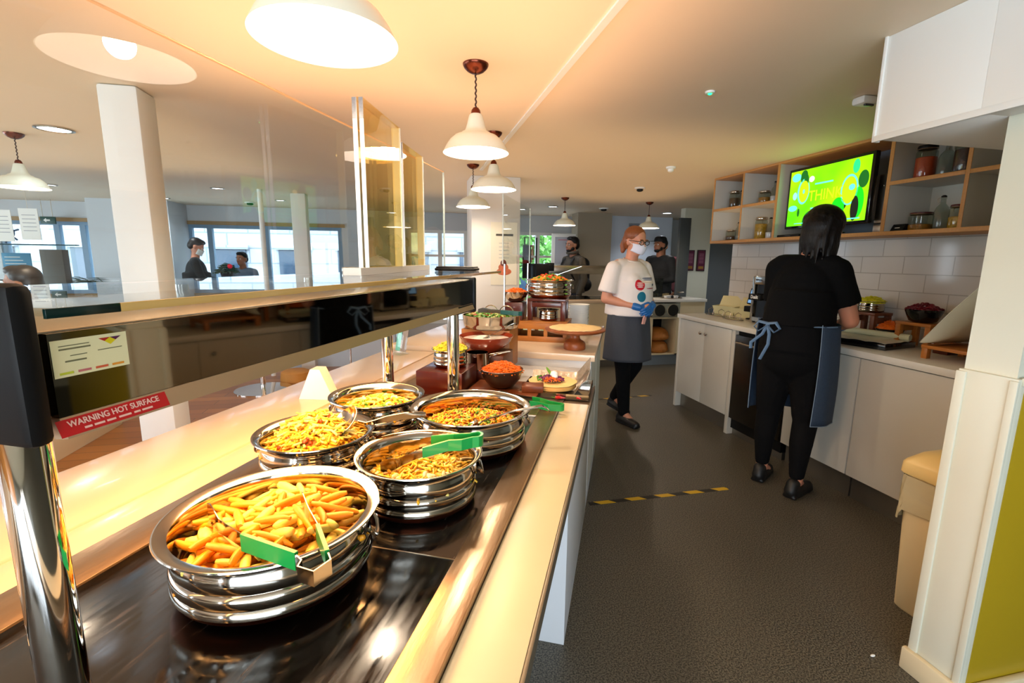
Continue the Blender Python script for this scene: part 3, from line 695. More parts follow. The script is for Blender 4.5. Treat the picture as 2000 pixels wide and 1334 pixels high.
# left of the picture is +y
disc(.205, .045, .058, .092, cy); disc(.200, .045, .047, .078, lg, -.0026); disc(.200, .045, .010, .016, cy, -.0030)
disc(-.20, .005, .068, .100, cy); disc(-.20, .003, .057, .088, lg, -.0026); disc(-.22, .02, .024, .020, cy, -.0030)
disc(.285, .155, .045, .030, cy); disc(.285, .02, .020, .028, E_('tv pale blue', (130, 190, 255), .9)); disc(.295, -.07, .045, .022, cy)
disc(.21, .15, .035, .05, dk); disc(.185, .12, .022, .045, dk, -.0022); disc(.235, -.105, .012, .03, dk)
disc(.115, -.185, .075, .085, E_('tv dark lime', (0, 120, 34), .8)); disc(.085, -.18, .02, .028, cy, -.0024)
disc(-.12, -.11, .055, .075, dg_); disc(-.165, -.06, .030, .060, E_('tv black', (8, 20, 6), .3), -.0018); disc(-.275, -.085, .045, .10, dg_); disc(-.255, -.12, .03, .08, E_('tv black', (8, 20, 6), .3), -.0022)
disc(-.30, .06, .038, .055, dk, -.0018); disc(-.235, .150, .026, .045, E_('tv teal', (30, 210, 120), .8)); disc(.135, .125, .024, .020, E_('tv white', (250, 255, 240), 1.4))
text_mesh('screen_word', 'THINK', .105, E_('tv word', (158, 222, 10), 1.0), scr, .0003, loc=(-.0026, .0, .0), rot=(pi / 2, 0, -pi / 2), bold=.0015, sx=.95)
def tbar(y, z, w, h=.011, m=cy):
    g = MB(); g.quad((-.0024, y - w / 2, z - h / 2), (-.0024, y + w / 2, z - h / 2), (-.0024, y + w / 2, z + h / 2), (-.0024, y - w / 2, z + h / 2)); g.build('screen_caption', m, scr, 0)
tbar(.02, .085, .16); tbar(.025, -.085, .19); tbar(.015, -.115, .10); tbar(.19, -.185, .15, .006); tbar(-.22, -.185, .17, .008)
t = thing('media_box', 'black box behind the television beside the right upright', 'box', (2.98, 2.53, 1.643)); f = MB(); f.bb(-.03, .16, -.055, .055, .06, .36, .006); f.m(M_steel).bb(-.03, .16, -.055, .055, 0, .058, .003); f.build('housing', M_black, t)
f = MB(); f.ell((-.031, .02, .29), (.002, .006, .006)); f.build('led', M_steelp, t)
t = thing('cable_tidy', 'thin black set-top box lying on the shelf under the television', 'box', (2.93, 3.22, 1.643)); f = MB(); f.bb(-.05, .10, -.11, .11, 0, .018, .004); f.build('housing', M_black, t); f = MB(); f.box((-.0505, 0, .009), (.002, .05, .006)); f.build('display', mat('dark lens', (60, 60, 60), .2), t)

# jars and bottles
M_jar = glass_pane('jar glass', (224, 230, 226), 1.0)
def jar(label, y, z, r, h, food, fill=.72, lid='flat', grp='jars on the wall shelves', x=2.98, lm=None):
    t = thing('storage_jar', label, 'jar', (x, y + .028, z + .0005), random.random() * 2, grp)
    f = MB(); f.lathe([(0, 0), (r * .95, 0), (r, r * .12), (r, h * .80), (r * .80, h * .88), (r * .80, h * .90)], 28); f.build('glass_body', M_jar, t, 50)
    f = MB(); f.lathe([(0, .003), (r * .92, .003), (r * .96, r * .14), (r * .96, h * .80 * fill), (r * .7, h * .80 * fill + .004), (0, h * .80 * fill + .006)], 28); f.build('contents', food, t, 50)
    f = MB(); f.lathe([(0, h * .90), (r * .90, h * .90), (r * .92, h * .92), (r * .92, h * .97), (r * .85, h), (0, h)], 28); f.build('lid', lm or M_jar if lid == 'glass' else (lm or M_steelp), t, 50)
    f = MB(); f.tube([(r * .93 * cos(a), r * .93 * sin(a), h * .89) for a in [k * pi / 12 for k in range(24)]], .0022, 6, True); f.tube([(r * .93, 0, h * .89), (r * 1.12, 0, h * .84), (r * 1.08, 0, h * .74)], .002, 6); f.build('clasp', M_steel, t)
def swing(label, y, z, r, h, grp='swing-top bottles on the wall shelves', x=2.98, liquid=None):
    t = thing('glass_bottle', label, 'bottle', (x, y + .028, z + .0005), random.random() * 2, grp)
    f = MB(); f.lathe([(0, 0), (r * .96, 0), (r, r * .15), (r, h * .52), (r * .8, h * .64), (r * .36, h * .76), (r * .32, h * .90), (r * .40, h * .91), (r * .40, h * .94)], 26); f.build('glass_body', M_jar, t, 60)
    if liquid: f = MB(); f.lathe([(0, .003), (r * .93, .003), (r * .93, h * .3), (0, h * .3)], 24); f.build('contents', liquid, t)
    f = MB(); f.lathe([(0, h * .94), (r * .34, h * .94), (r * .38, h * .97), (r * .2, h), (0, h)], 18); f.build('stopper', M_black, t)
    f = MB(); f.tube([(r * .40, 0, h * .95), (r * .75, 0, h * .90), (r * .62, 0, h * .78), (r * .40, 0, h * .80)], .0016, 6); f.build('wire_clasp', M_steel, t)
F_brown = mat('brown pulses', (92, 62, 34), .6, var=.6, vscale=160, bump=.6, bscale=160); F_red = mat('red lentils', (196, 66, 16), .6, var=.3, vscale=250, bump=.5, bscale=250)
F_amber = mat('amber grains', (170, 110, 24), .55, var=.5, vscale=160, bump=.6, bscale=160); F_pasta = mat('mixed pasta', (206, 150, 30), .5, var=.7, vscale=70, bump=.8, bscale=70)
F_dark = mat('dark chillies', (64, 20, 12), .5, var=.7, vscale=60, bump=.8, bscale=60); F_pale = mat('pale liquid', (226, 214, 220), .4)
s1, s2 = SZ0 + .012, SZM + .011
jar('tall jar of mixed pulses with steel lid, top left compartment', 3.99, s2, .048, .155, F_brown); swing('clear bottle beside the pulses jar, top left compartment', 3.90, s2, .030, .15)
jar('slim jar of red lentils with black lid, top left compartment', 3.815, s2, .030, .175, F_red, .8, lm=M_black)
jar('short jar of dark grain at the far bottom left of the shelves', 4.00, s1, .046, .10, F_brown, .5); swing('clear bottle in the bottom left compartment', 3.90, s1, .028, .165); jar('tiny amber jar beside the bottle, bottom left compartment', 3.82, s1, .022, .10, F_amber, .4)
jar('short amber jar in the top compartment left of the television', 3.60, s2, .050, .105, F_amber, .6); swing('small bottle in the top compartment left of the television', 3.49, s2, .032, .17, liquid=F_pale); jar('little jar half hidden by the upright, top left of the television', 3.41, s2, .026, .12, F_amber)
jar('tall jar of yellow and red pasta in the compartment left of the television', 3.61, s1, .050, .185, F_pasta, .85); swing('bottle beside the pasta jar left of the television', 3.50, s1, .034, .175, liquid=F_pale); jar('small reddish jar by the upright, bottom left of the television', 3.42, s1, .024, .13, F_red, .7)
jar('big jar of red lentils in the top compartment right of the television', 2.305, s2, .052, .19, F_red, .80, lm=M_black); swing('clear bottle between two big jars, right top compartment', 2.19, s2, .040, .19); jar('big dark jar of chillies in the top compartment right of the television', 2.095, s2, .052, .185, F_dark, .85, lm=M_black)
jar('wide short jar with red lid, bottom compartment right of the television', 2.285, s1, .060, .105, F_amber, .4, lm=mat('dark red lid', (80, 20, 22), .35)); swing('swing-top bottle in the bottom compartment right of the television', 2.175, s1, .036, .19); jar('jar of pasta shapes beside the upright, bottom right compartment', 2.085, s1, .044, .13, F_pasta, .6, lm=mat('dark red lid', (80, 20, 22), .35))
t = thing('price_block', 'small black wedge sign on the shelf right of the television', 'sign', (2.93, 2.39, s1), 0)
f = MB(); f.prism([(-.03, 0), (.03, 0), (.012, .042), (-.004, .042)], -.038, .038, Matrix(((1, 0, 0, 0), (0, 0, 1, 0), (0, 1, 0, 0), (0, 0, 0, 1)))); f.build('wedge', M_black, t)
f = MB(); f.box((-.0205, 0, .02), (.001, .03, .004), 0, Euler((0, radians(32), 0))); f.build('print', M_paper, t)
# ================================================================== NEAR SERVING COUNTER (counter frame: x = -w, y = s)
def cthing(name, label, cat, s=0.0, w=0.0, z=0.0, rz=0.0, grp=None):
    return thing(name, label, cat, cl(s, w, z), CR + rz, grp)
def B(f, w0, w1, s0, s1, z0, z1, bev=0.0): return f.bb(-w1, -w0, s0, s1, z0, z1, bev)
t = cthing('serving_counter', 'long cream serving counter with a sunken black hot plate in the foreground', 'counter')
f = MB(); B(f, -.060, .98, -.10, .90, 0, .855, .001); B(f, .25, .98, -2.2, -.10, 0, .855); f.build('base', mat('white counter panel', (222, 224, 228), .45), t)
f = MB(); B(f, -.105, -.0005, -2.2, .13, .862, .888, .002); f.build('staff_edge', M_cream, t)
f = MB(); B(f, -.112, -.1055, -2.2, .43, .855, .8875, .001); f.build('edge_shade_and_rim', mat('grey edge shade and rim', (120, 112, 96), .4, metal=.4), t)  # grey paints the shaded worktop edge; the far end is a metal rim
f = MB(); B(f, -.105, -.0005, .1305, .43, .862, .880, .001); B(f, 0.0, .74, .065, .43, .862, .884, .001); f.build('end_section', mat('brown grey top', (96, 84, 68), .4, var=.1), t)
f = MB(); f.m(mat('scratched steel top', (176, 152, 126), .30, metal=1.0, var=.18, vscale=60, stretch=(1, .2, 1), bump=.12, bscale=140)); B(f, 0, .065, -2.2, .06, .868, .902, .002); B(f, .065, .672, -.09, .06, .868, .9015, .002)
B(f, .672, .685, -2.2, .06, .868, .9015, .002); f.box((-.70, -1.07, .902), (.085, 2.26, .004), .001, Euler((0, radians(5), 0))); B(f, .66, .745, -2.2, .06, .868, .897); f.build('steel_surround', None, t)
def hot_mat():
    m = bpy.data.materials.new('scratched black hot glass'); m.use_nodes = True; n = m.node_tree.nodes; k = m.node_tree.links; b = n['Principled BSDF']
    b.inputs['Base Color'].default_value = lin((9, 8, 8)); b.inputs['Specular IOR Level'].default_value = .6
    tc = n.new('ShaderNodeTexCoord'); mp = n.new('ShaderNodeMapping'); mp.inputs['Scale'].default_value = (1, .12, 1); mp.inputs['Rotation'].default_value = (0, 0, .9)
    k.new(tc.outputs['Object'], mp.inputs[0]); ns = n.new('ShaderNodeTexNoise'); ns.inputs['Scale'].default_value = 90; ns.inputs['Detail'].default_value = 6; k.new(mp.outputs[0], ns.inputs[0])
    n2 = n.new('ShaderNodeTexNoise'); n2.inputs['Scale'].default_value = 5; n2.inputs['Detail'].default_value = 5; k.new(tc.outputs['Object'], n2.inputs[0])
    ad = n.new('ShaderNodeMath'); ad.operation = 'MULTIPLY'; k.new(ns.outputs[0], ad.inputs[0]); k.new(n2.outputs[0], ad.inputs[1])
    cr = n.new('ShaderNodeMapRange'); cr.inputs[1].default_value = .12; cr.inputs[2].default_value = .42; cr.inputs[3].default_value = .05; cr.inputs[4].default_value = .32
    k.new(ad.outputs[0], cr.inputs[0]); k.new(cr.outputs[0], b.inputs['Roughness'])
    c2 = n.new('ShaderNodeValToRGB'); c2.color_ramp.elements[0].position = .62; c2.color_ramp.elements[0].color = lin((9, 8, 8)); c2.color_ramp.elements[1].position = .78; c2.color_ramp.elements[1].color = lin((70, 58, 46))
    k.new(ns.outputs[0], c2.inputs[0]); k.new(c2.outputs[0], b.inputs['Base Color'])
    return m
f = MB(); B(f, .066, .654, -.9319, -.9291, .89, .8943); f.build('joint_strip', M_steel, t)
f = MB(); f.m(hot_mat()); B(f, .0655, .6715, -.929, -.0905, .880, .894, .001); B(f, .0655, .6715, -2.2, -.932, .880, .894, .001); f.build('hot_plate_glass', None, t)
f = MB(); B(f, .745, .852, -2.2, .90, .862, .898, .001); f.build('inner_cream_strip', M_creamtop, t)
f = MB(); B(f, .859, 1.165, -2.2, .90, .862, .902, .002); f.build('customer_ledge', M_creamtop, t)

# ---- heated shelf (gantry)
M_mir = mat('dark mirror steel', (128, 116, 98), .035, metal=1.0)
M_gbody = mat('satin steel shelf', (196, 186, 170), .22, metal=1.0, var=.08, vscale=30)
g = cthing('heated_gantry', 'long heated gantry with dark mirror front and glass top over the pans', 'food warmer')
S0, S1 = -1.378, -.085
f = MB(); f.m(M_gbody); B(f, .312, .70, S0, S1, 1.296, 1.379, .003); f.build('housing', None, g)
f = MB(); f.m(M_mir); B(f, .302, .3115, S0 + .01, S1 - .01, 1.296, 1.377); fr_ = f.build('mirror_front', None, g, 0)
f = MB(); f.m(mat('satin lip', (200, 172, 140), .38, metal=.8)); A = [(-.302, 1.2955), (-.294, 1.276), (-.312, 1.274), (-.318, 1.2955)]
va = [f.bm.verts.new((x, S0 + .01, z)) for x, z in A]; vb = [f.bm.verts.new((x, S1 - .01, z)) for x, z in A]
f._tag([f.bm.faces.new(va), f.bm.faces.new(list(reversed(vb)))] + [f.bm.faces.new((va[i], vb[i], vb[(i + 1) % 4], va[(i + 1) % 4])) for i in range(4)]); f.build('lower_lip', None, g)
f = MB(); B(f, .290, .715, S0 - .022, S0, 1.276, 1.425, .008); f.build('end_cap', M_black, g)
f = MB(); B(f, .296, .715, S1, S1 + .022, 1.262, 1.386, .006); B(f, .300, .345, S1 - .16, S1, 1.270, 1.2955, .003); f.build('end_cap', M_black, g)
# lamps inside
for w in (.42, .58):
    f = MB(); f.cyl((-w, S0 + .06, 1.283), (-w, S1 - .06, 1.283), .006, n=10); f.build('heat_lamp_tube', emission('heat lamp', (255, 150, 60), 10), g)
al = bpy.data.lights.new('heat_lamps', 'AREA'); al.shape = 'RECTANGLE'; al.size = .34; al.size_y = 1.2; al.energy = 10.5; al.color = (1.0, .53, .20)
al.specular_factor = .45; ao = bpy.data.objects.new('heat_lamps', al); col.objects.link(ao); ao.parent = g; ao.location = (-.51, (S0 + S1) / 2, 1.272)
M_edge = mat('amber glass edge', (196, 158, 92), .15, coat=.5)
f = MB(); f.m(M_pane); B(f, .288, .712, S0 + .01, .235, 1.3935, 1.4015); f.build('glass_shelf', None, g)
f = MB(); f.m(M_edge); B(f, .284, .2878, -1.311, .236, 1.3930, 1.4020, .0005); f.build('glass_edge', None, g)
f = MB(); B(f, .284, .2878, S0 + .001, -1.3115, 1.3930, 1.4020, .0005); f.build('dark_glass_edge', mat('dark green edge reflection', (10, 34, 30), .2), g)  # dark green reflection painted onto this stretch of the edge
f = MB()
for s in (-1.2, -.9, -.5, -.2): f.cyl((-.66, s, 1.3795), (-.66, s, 1.393), .012)
f.build('glass_spacers', M_chrome, g)
for s, w in ((-1.36, .37), (-.11, .37), (-.11, .63), (-1.36, .63)):
    f = MB(); f.cyl((-w, s, .9025 if w < .63 else .9025), (-w, s, 1.292 if s < -1 else 1.292), .0215, n=32); p = f.build('post', M_chrome, g, 30)
    f = MB(); f.lathe([(.0215, .0), (.034, 0), (.034, .006), (.0225, .010)], 28, (-w, s, .9020)); f.build('post_collar', M_chrome, p)
# labels on the gantry
f = MB(); f.box((-.3012, -1.332, 1.352), (.0006, .070, .036), 0); st = f.build('rating_label', mat('cream label', (232, 224, 176), .5), g)
def patch(p0, s0, s1, z0, z1, m, nm, x=-.3006):
    f = MB(); f.quad((x, s0, z0), (x, s1, z0), (x, s1, z1), (x, s0, z1)); return f.build(nm, m, p0, 0)
X_ = -.3006
mm = lambda n_, c: mat(n_, c, .5)
for k, (s0, s1, z) in enumerate([(-1.361, -1.334, 1.3635), (-1.361, -1.333, 1.3600), (-1.352, -1.337, 1.3535), (-1.357, -1.338, 1.3480), (-1.327, -1.303, 1.3545)]): patch(st, s0, s1, z, z + .0009 + .0007 * (k in (1, 3)), mm('label print', (120, 116, 84)), 'label_text')
for k, c in enumerate([(196, 204, 60), (196, 110, 110), (214, 96, 60), (226, 150, 50)]): patch(st, -1.363 + k * .016, -1.351 + k * .016, 1.3365, 1.3388, mm('label colour bar %d' % k, c), 'label_bar')
def tri(pts, m, nm):
    f = MB(); f.quad(*[(X_, s, z) for s, z in pts]); f.build(nm, m, st, 0)
tri([(-1.325, 1.3665), (-1.314, 1.3665), (-1.3195, 1.3630)], mm('label red', (176, 40, 26)), 'label_logo'); tri([(-1.314, 1.3665), (-1.303, 1.3665), (-1.3085, 1.3630)], mm('label purple', (84, 24, 74)), 'label_logo')
tri([(-1.3195, 1.3630), (-1.314, 1.3665), (-1.3085, 1.3630), (-1.314, 1.3590)], mm('label yellow', (220, 200, 20)), 'label_logo')
# warning label on the narrow lip
L0, L1 = Vector((-.302, 0, 1.2955)), Vector((-.294, 0, 1.276)); dn = (L1 - L0).normalized(); on_ = Vector((-dn.z, 0, dn.x)); on_ = on_ if on_.x > 0 else -on_
wl = MB()
def lipq(s0, s1, u0, u1, off, m, nm, par):
    f = MB(); P_ = lambda s, u: tuple(L0.lerp(L1, u) + on_ * off + Vector((0, s, 0))); f.quad(P_(s0, u0), P_(s1, u0), P_(s1, u1), P_(s0, u1)); return f.build(nm, m, par, 0)
wl = lipq(-1.385 + .012, -1.262, .10, .90, .0004, mat('warning red', (190, 14, 20), .4), 'warning_label', g)
ry = Matrix((( 0, -dn.x, on_.x), (1, -dn.y, on_.y), (0, -dn.z, on_.z))).to_euler()
c0 = L0.lerp(L1, .38) + on_ * .0008; text_mesh('warning_text', 'WARNING HOT SURFACE', .0085, mat('faded pink print', (236, 190, 176), .5), wl, .0001, loc=(c0.x, -1.318, c0.z), rot=ry, bold=.0002, sx=.93)
M_fp = mat('faded pink print', (236, 190, 176), .5)
for q0, q1 in ((-1.352, -1.345), (-1.343, -1.333), (-1.331, -1.322), (-1.319, -1.306), (-1.303, -1.296), (-1.294, -1.282)): lipq(q0, q1, .66, .76, .0008, M_fp, 'small_print', wl)

# clear acrylic screens standing on the glass shelf
M_acr = glass_pane('acrylic with reflection tint', (252, 243, 214), 1.0)  # yellow tint stands in for the warm reflection in these sheets
M_acre = mat('milky acrylic edge', (214, 216, 214), .25, coat=.4); M_tape = mat('grey foam tape', (132, 132, 134), .8, var=.4, vscale=120)
def screen(label, s0, w0, s1, w1, z0, z1, tapes):
    ax = Vector((-w0, s0, 0)); bx = Vector((-w1, s1, 0)); L = (bx - ax).length; a = atan2(bx.y - ax.y, bx.x - ax.x)
    t = cthing('acrylic_screen', label, 'screen'); 
    h_ = bpy.data.objects.new('pivot', None)
    M = Matrix.Translation(ax) @ Matrix.Rotation(a, 4, 'Z')
    def bx_(nm, m, x0, x1, y0, y1, za, zb, par=None):
        f = MB(); f.bb(x0, x1, y0, y1, za, zb); bmesh.ops.transform(f.bm, matrix=M, verts=f.bm.verts); return f.build(nm, m, par or t, 0)
    p = bx_('sheet', M_acr, 0.002, L - .002, .009, .013, z0, z1 - .002); q = bx_('sheet', M_acr, 0.002, L - .002, -.013, -.009, z0, z1 - .002)
    bx_('front_edge', M_acre, 0, .003, -.015, -.004, z0, z1); bx_('front_edge', M_acre, 0, .003, .003, .015, z0, z1)
    bx_('back_edge', M_acre, L - .003, L, -.015, .015, z0, z1); bx_('top_edge', M_acr, 0, L, -.015, .015, z1 - .002, z1)
    for k in range(tapes): bx_('foam_tape', M_tape, -.001, -.0002, -.015 + k * .019, -.004 + k * .019, z1 - .055, z1 - .001)
    bpy.data.objects.remove(h_)
screen('nearer yellowish acrylic screen standing on the glass shelf', -.46, .505, -.15, .548, 1.4226, 1.875, 2)
screen('farther yellowish acrylic screen standing on the glass shelf', -.03, .60, .225, .632, 1.4226, 1.862, 1)
t = cthing('screen_base', 'white translucent channel holding the two acrylic screens on the glass shelf', 'screen holder')
f = MB(); a_ = Vector((-.50, -.50)); pts = [(-.480, -.52), (-.60, .235), (-.650, .235), (-.535, -.52)]; f.prism(pts, 1.4018, 1.4222); f.build('channel', mat('frosted acrylic', (226, 228, 226), .2, coat=.5), t)
# tall clear pane on the customer side of the shelf
t = cthing('glass_screen', 'tall clear glass screen along the customer side above the heated gantry', 'screen')
f = MB(); B(f, .6525, .6585, -1.6, .55, 1.4025, 1.858); f.build('pane', M_pane, t)
f = MB(); B(f, .6520, .6590, -1.6, .552, 1.8582, 1.8612); f.build('top_edge', mat('peach glass edge', (222, 178, 130), .3), t)
f = MB(); B(f, .6515, .6595, .5505, .5535, 1.4025, 1.858); f.build('end_edge', mat('pale glass edge', (190, 200, 196), .2), t)
for s in (-1.30, -.30, .15):
    f = MB(); B(f, .650, .661, s - .03, s + .03, 1.4020, 1.42, .002); f.build('clamp', M_chrome, t)

# black folded case lying on the far end of the glass shelf
t = cthing('document_wallet', 'flat black folder lying on the far end of the glass shelf', 'folder', .14, .44, 1.4022, radians(8))
f = MB(); f.box((0, 0, .006), (.16, .12, .012), .005); f.box((0, .0, .014), (.15, .11, .006), .003); f.build('cover', M_black, t)

# ---- pans of food
H = .112
P1, P2, P3, P4, P5 = (-1.028, .368, .179), (-.731, .225, .145), (-.375, .216, .181), (-.672, .540, .148), (-.330, .553, .153)
def pan(P, label, zr=1.01):
    s, w, R = P; t = handi(label, *cl(s, w, .8945), R, zr - .8945 + .0, CR + .3); return t
pan(P1, 'large ribbed steel pan heaped with chips in the foreground')
pan(P2, 'ribbed steel pan of yellow noodles with green-handled tongs across it')
pan(P3, 'wide ribbed steel pan of rice and vegetables at the right rear of the hot plate', 1.012)
pan(P4, 'ribbed steel pan with a tall heap of noodle salad and a big spoon', 1.012)
pan(P5, 'ribbed steel pan of sliced vegetable salad beside the far customer-side post', 1.012)
# chips: every chip a thing of its own
M_chip = mat('golden chip', (226, 150, 26), .38, var=.28, vscale=30, bump=.25, bscale=90, sss=.1)
M_chip2 = mat('pale chip', (252, 220, 108), .38, var=.2, vscale=30, bump=.25, bscale=90, sss=.1)
protos = []
for k in range(6):
    f = MB(); L = [.070, .055, .080, .046, .062, .040][k]; r = [.0074, .0088, .0070, .0094, .0080, .0100][k]; bend = [.002, -.001, .004, .001, -.003, .001][k]
    pts = [((i / 6 - .5) * L, bend * (1 - (2 * i / 6 - 1) ** 2), 0) for i in range(7)]
    f.tube(pts, r, 6, radii=[r * q for q in (.62, .98, 1.04, 1.0, 1.06, .94, .55)], flat=.80)
    me_o = f.build('chip', (M_chip, M_chip2)[k % 2], None, 75); protos.append(me_o)
rs = random.Random(3); nchip = 0; placed = []
for lay in range(5):
    zc = .918 + lay * .0165; Rl = [.115, .130, .138, .134, .108][lay]; n = [26, 54, 78, 74, 46][lay]
    for i in range(n):
        for tr in range(12):
            a = rs.random() * 2 * pi; q = Rl * sqrt(rs.random())
            x, y = q * cos(a), q * sin(a)
            if all((x - px) ** 2 + (y - py) ** 2 > .017 ** 2 for px, py, pl in placed if pl == lay): break
        placed.append((x, y, lay))
        k = rs.randrange(6); o = protos[k] if nchip < 6 and False else bpy.data.objects.new('chip', protos[k].data)
        col.objects.link(o)
        zz = zc + .018 * (1 - (q / .15) ** 2) + rs.uniform(-.003, .004)
        px, py, _ = cl(P1[0] + y, P1[1] - x)
        th = rs.gauss(.35, 1.0); o.location = (px, py, zz); o.rotation_euler = (rs.random() * 6, rs.uniform(-.38, .38), CR + th); s_ = rs.uniform(.85, 1.15)
        o.scale = (s_, s_, s_)
        tag(o, 'golden chip in the large pan in the foreground', 'chip', 'chips heaped in the front pan'); nchip += 1
for p in protos: bpy.data.objects.remove(p)

def salad(P, label, base_z, hh, Rf, specs, cols, name, dm):
    s, w, R = P; t = thing(name, label, 'food', cl(s, w, base_z), CR); 
    f = MB(); f.m(dm); f.lathe([(R * Rf * i / 8, hh * .93 * (1 - (i / 8) ** 2)) for i in range(9)], 40); 
    o = f.build('food_bed', None, t, 180)
    f = MB()
    for (m, n, ln, r, curl) in specs:
        f.m(m); shreds(f, n, R * Rf * .97, hh + .006, (0, 0, 0), ln, r, curl)
    o2 = f.build('food_pieces', None, t, 180); o2['kind'] = 'stuff'
    return t
Mn1 = mat('yellow noodle', (228, 176, 40), .35, var=.2, vscale=50); Mn2 = mat('pale bean sprout', (240, 216, 120), .3, var=.1); Mg = mat('green herb', (66, 130, 26), .5, var=.3, vscale=80)
Mr = mat('red brown bean', (150, 58, 18), .35, var=.3, vscale=80); Mo = mat('orange vegetable', (238, 140, 30), .35, var=.2, vscale=60); Mbed = mat('golden rice', (150, 92, 14), .5, var=.4, vscale=120, bump=.6, bscale=200)
Mon = mat('white onion', (245, 232, 190), .3); 
def foodtag(o, sfx): pass
salad(P4, 'tall heap of noodle salad with beans in the pan holding the big spoon', .962, .082, .80, [(Mn1, 520, .045, .0032, 2.4), (Mn2, 260, .06, .0028, 1.8), (Mr, 60, .010, .0055, 0), (Mg, 50, .014, .003, 1), (Mo, 60, .014, .003, 1)], None, 'noodle_salad', Mbed)
salad(P3, 'rice and vegetable mix in the wide pan at the right rear', .950, .026, .84, [(Mn1, 700, .013, .0024, 1), (Mn2, 130, .03, .0022, 2), (Mr, 90, .011, .0042, 0), (Mg, 120, .013, .0035, 1), (Mo, 160, .013, .0035, 1)], None, 'rice_salad', Mbed)
salad(P2, 'yellow noodles at the bottom of the pan under the green tongs', .948, .022, .84, [(Mn1, 420, .04, .0026, 2), (Mn2, 120, .05, .0024, 1.6), (Mg, 30, .010, .0025, 1), (Mon, 50, .028, .005, .5)], None, 'noodles', Mbed)
salad(P5, 'sliced yellow vegetable salad in the farthest pan on the customer side', .955, .034, .84, [(Mn1, 260, .03, .004, 1), (Mn2, 160, .05, .0028, 1.2), (Mg, 70, .018, .004, 1), (Mr, 40, .010, .004, 0), (Mon, 60, .026, .006, .5)], None, 'vegetable_salad', Mbed)

# ---- tongs
def ribbon(f, pts, wz, th):          # flat upright strip along a path (counter frame points s, w, z)
    P_ = [Vector((-w, s, z)) for s, w, z in pts]; N = len(P_); R = []
    for i, p in enumerate(P_):
        a = P_[max(0, i - 1)]; b = P_[min(N - 1, i + 1)]; t = (b - a); t.z = 0; t.normalize(); n = Vector((-t.y, t.x, 0)); h_ = wz[i] if isinstance(wz, list) else wz
        R.append([f.bm.verts.new(p + n * th / 2 + Vector((0, 0, h_ / 2))), f.bm.verts.new(p - n * th / 2 + Vector((0, 0, h_ / 2))), f.bm.verts.new(p - n * th / 2 - Vector((0, 0, h_ / 2))), f.bm.verts.new(p + n * th / 2 - Vector((0, 0, h_ / 2)))])
    fs = [f.bm.faces.new(R[0]), f.bm.faces.new(list(reversed(R[-1])))]
    for a, b in zip(R[:-1], R[1:]):
        for k in range(4): fs.append(f.bm.faces.new((a[k], b[k], b[(k + 1) % 4], a[(k + 1) % 4])))
    f._tag(fs)
def lerp3(a, b, t): return tuple(a[i] + (b[i] - a[i]) * t for i in range(3))
def densify(pts, k=4):
    o = []
    for a, b in zip(pts[:-1], pts[1:]): o += [lerp3(a, b, i / k) for i in range(k)]
    return o + [pts[-1]]
def tongs(label, apex, armA, armB, grips, w=.024, grip_m=M_green, square=False, loc=None):
    t = cthing('serving_tongs', label, 'tongs')
    f = MB(); f.m(M_steelp); pts = densify(armA, 4); ribbon(f, pts, [w] * (len(pts) - 5) + [w * 1.15, w * 1.4, w * 1.7, w * 1.7, w * 1.2], .0014)
    f.build('arm', None, t, 30)
    f = MB(); f.m(M_steelp); pts = densify(armB, 4); ribbon(f, pts, [w] * (len(pts) - 5) + [w * 1.15, w * 1.4, w * 1.7, w * 1.7, w * 1.2], .0014)
    f.build('arm', None, t, 30)
    f = MB(); f.m(M_steelp if square else grip_m); ribbon(f, apex, w * (1.0 if square else 1.25), .0022 if square else .006); f.build('spring_end', None, t, 30)
    for gpts in grips:
        f = MB(); ribbon(f, gpts, w * 1.2, .0062); f.build('grip', grip_m, t, 30)
    return t
# in the front pan: square steel end towards us
zA = 1.030
a0, a1 = (-1.176, .205, zA), (-1.164, .172, zA)
tongs('steel tongs with green grips stuck into the chips, open end towards the viewer',
      [(-1.172, .216, zA), (-1.183, .196, zA), (-1.196, .192, zA), (-1.200, .165, zA), (-1.172, .158, zA), (-1.160, .170, zA)],
      [(-1.172, .216, zA), (-1.148, .322, 1.026), (-1.115, .40, 1.022), (-1.072, .466, 1.016)],
      [(-1.160, .170, zA), (-1.10, .23, 1.032), (-1.05, .285, 1.028), (-1.010, .328, 1.024)],
      [[(-1.1725, .212, zA), (-1.147, .326, 1.0255)], [(-1.158, .173, zA), (-1.102, .228, 1.030)]], w=.023, square=True)
# across the noodle pan
def loop(c, r, a0, a1, z, n=10): return [(c[0] + r * sin(a0 + (a1 - a0) * i / n), c[1] + r * cos(a0 + (a1 - a0) * i / n), z) for i in range(n + 1)]
tongs('green-handled steel tongs lying across the pan of yellow noodles',
      [(-.742, .150, 1.037), (-.738, .120, 1.040), (-.722, .100, 1.042)] + [(-.708 + .017 * sin(q), .094 - .012 * cos(q), 1.044) for q in [-1.2 + 3.4 * i / 8 for i in range(1, 8)]] + [(-.700, .112, 1.042), (-.702, .150, 1.037)],
      [(-.742, .150, 1.037), (-.772, .215, 1.020), (-.782, .255, 1.000), (-.777, .300, .982)],
      [(-.702, .150, 1.037), (-.692, .225, 1.020), (-.688, .27, 1.000), (-.690, .325, .984)],
      [[(-.742, .150, 1.037), (-.766, .202, 1.024)], [(-.702, .150, 1.037), (-.694, .210, 1.024)]], w=.020)
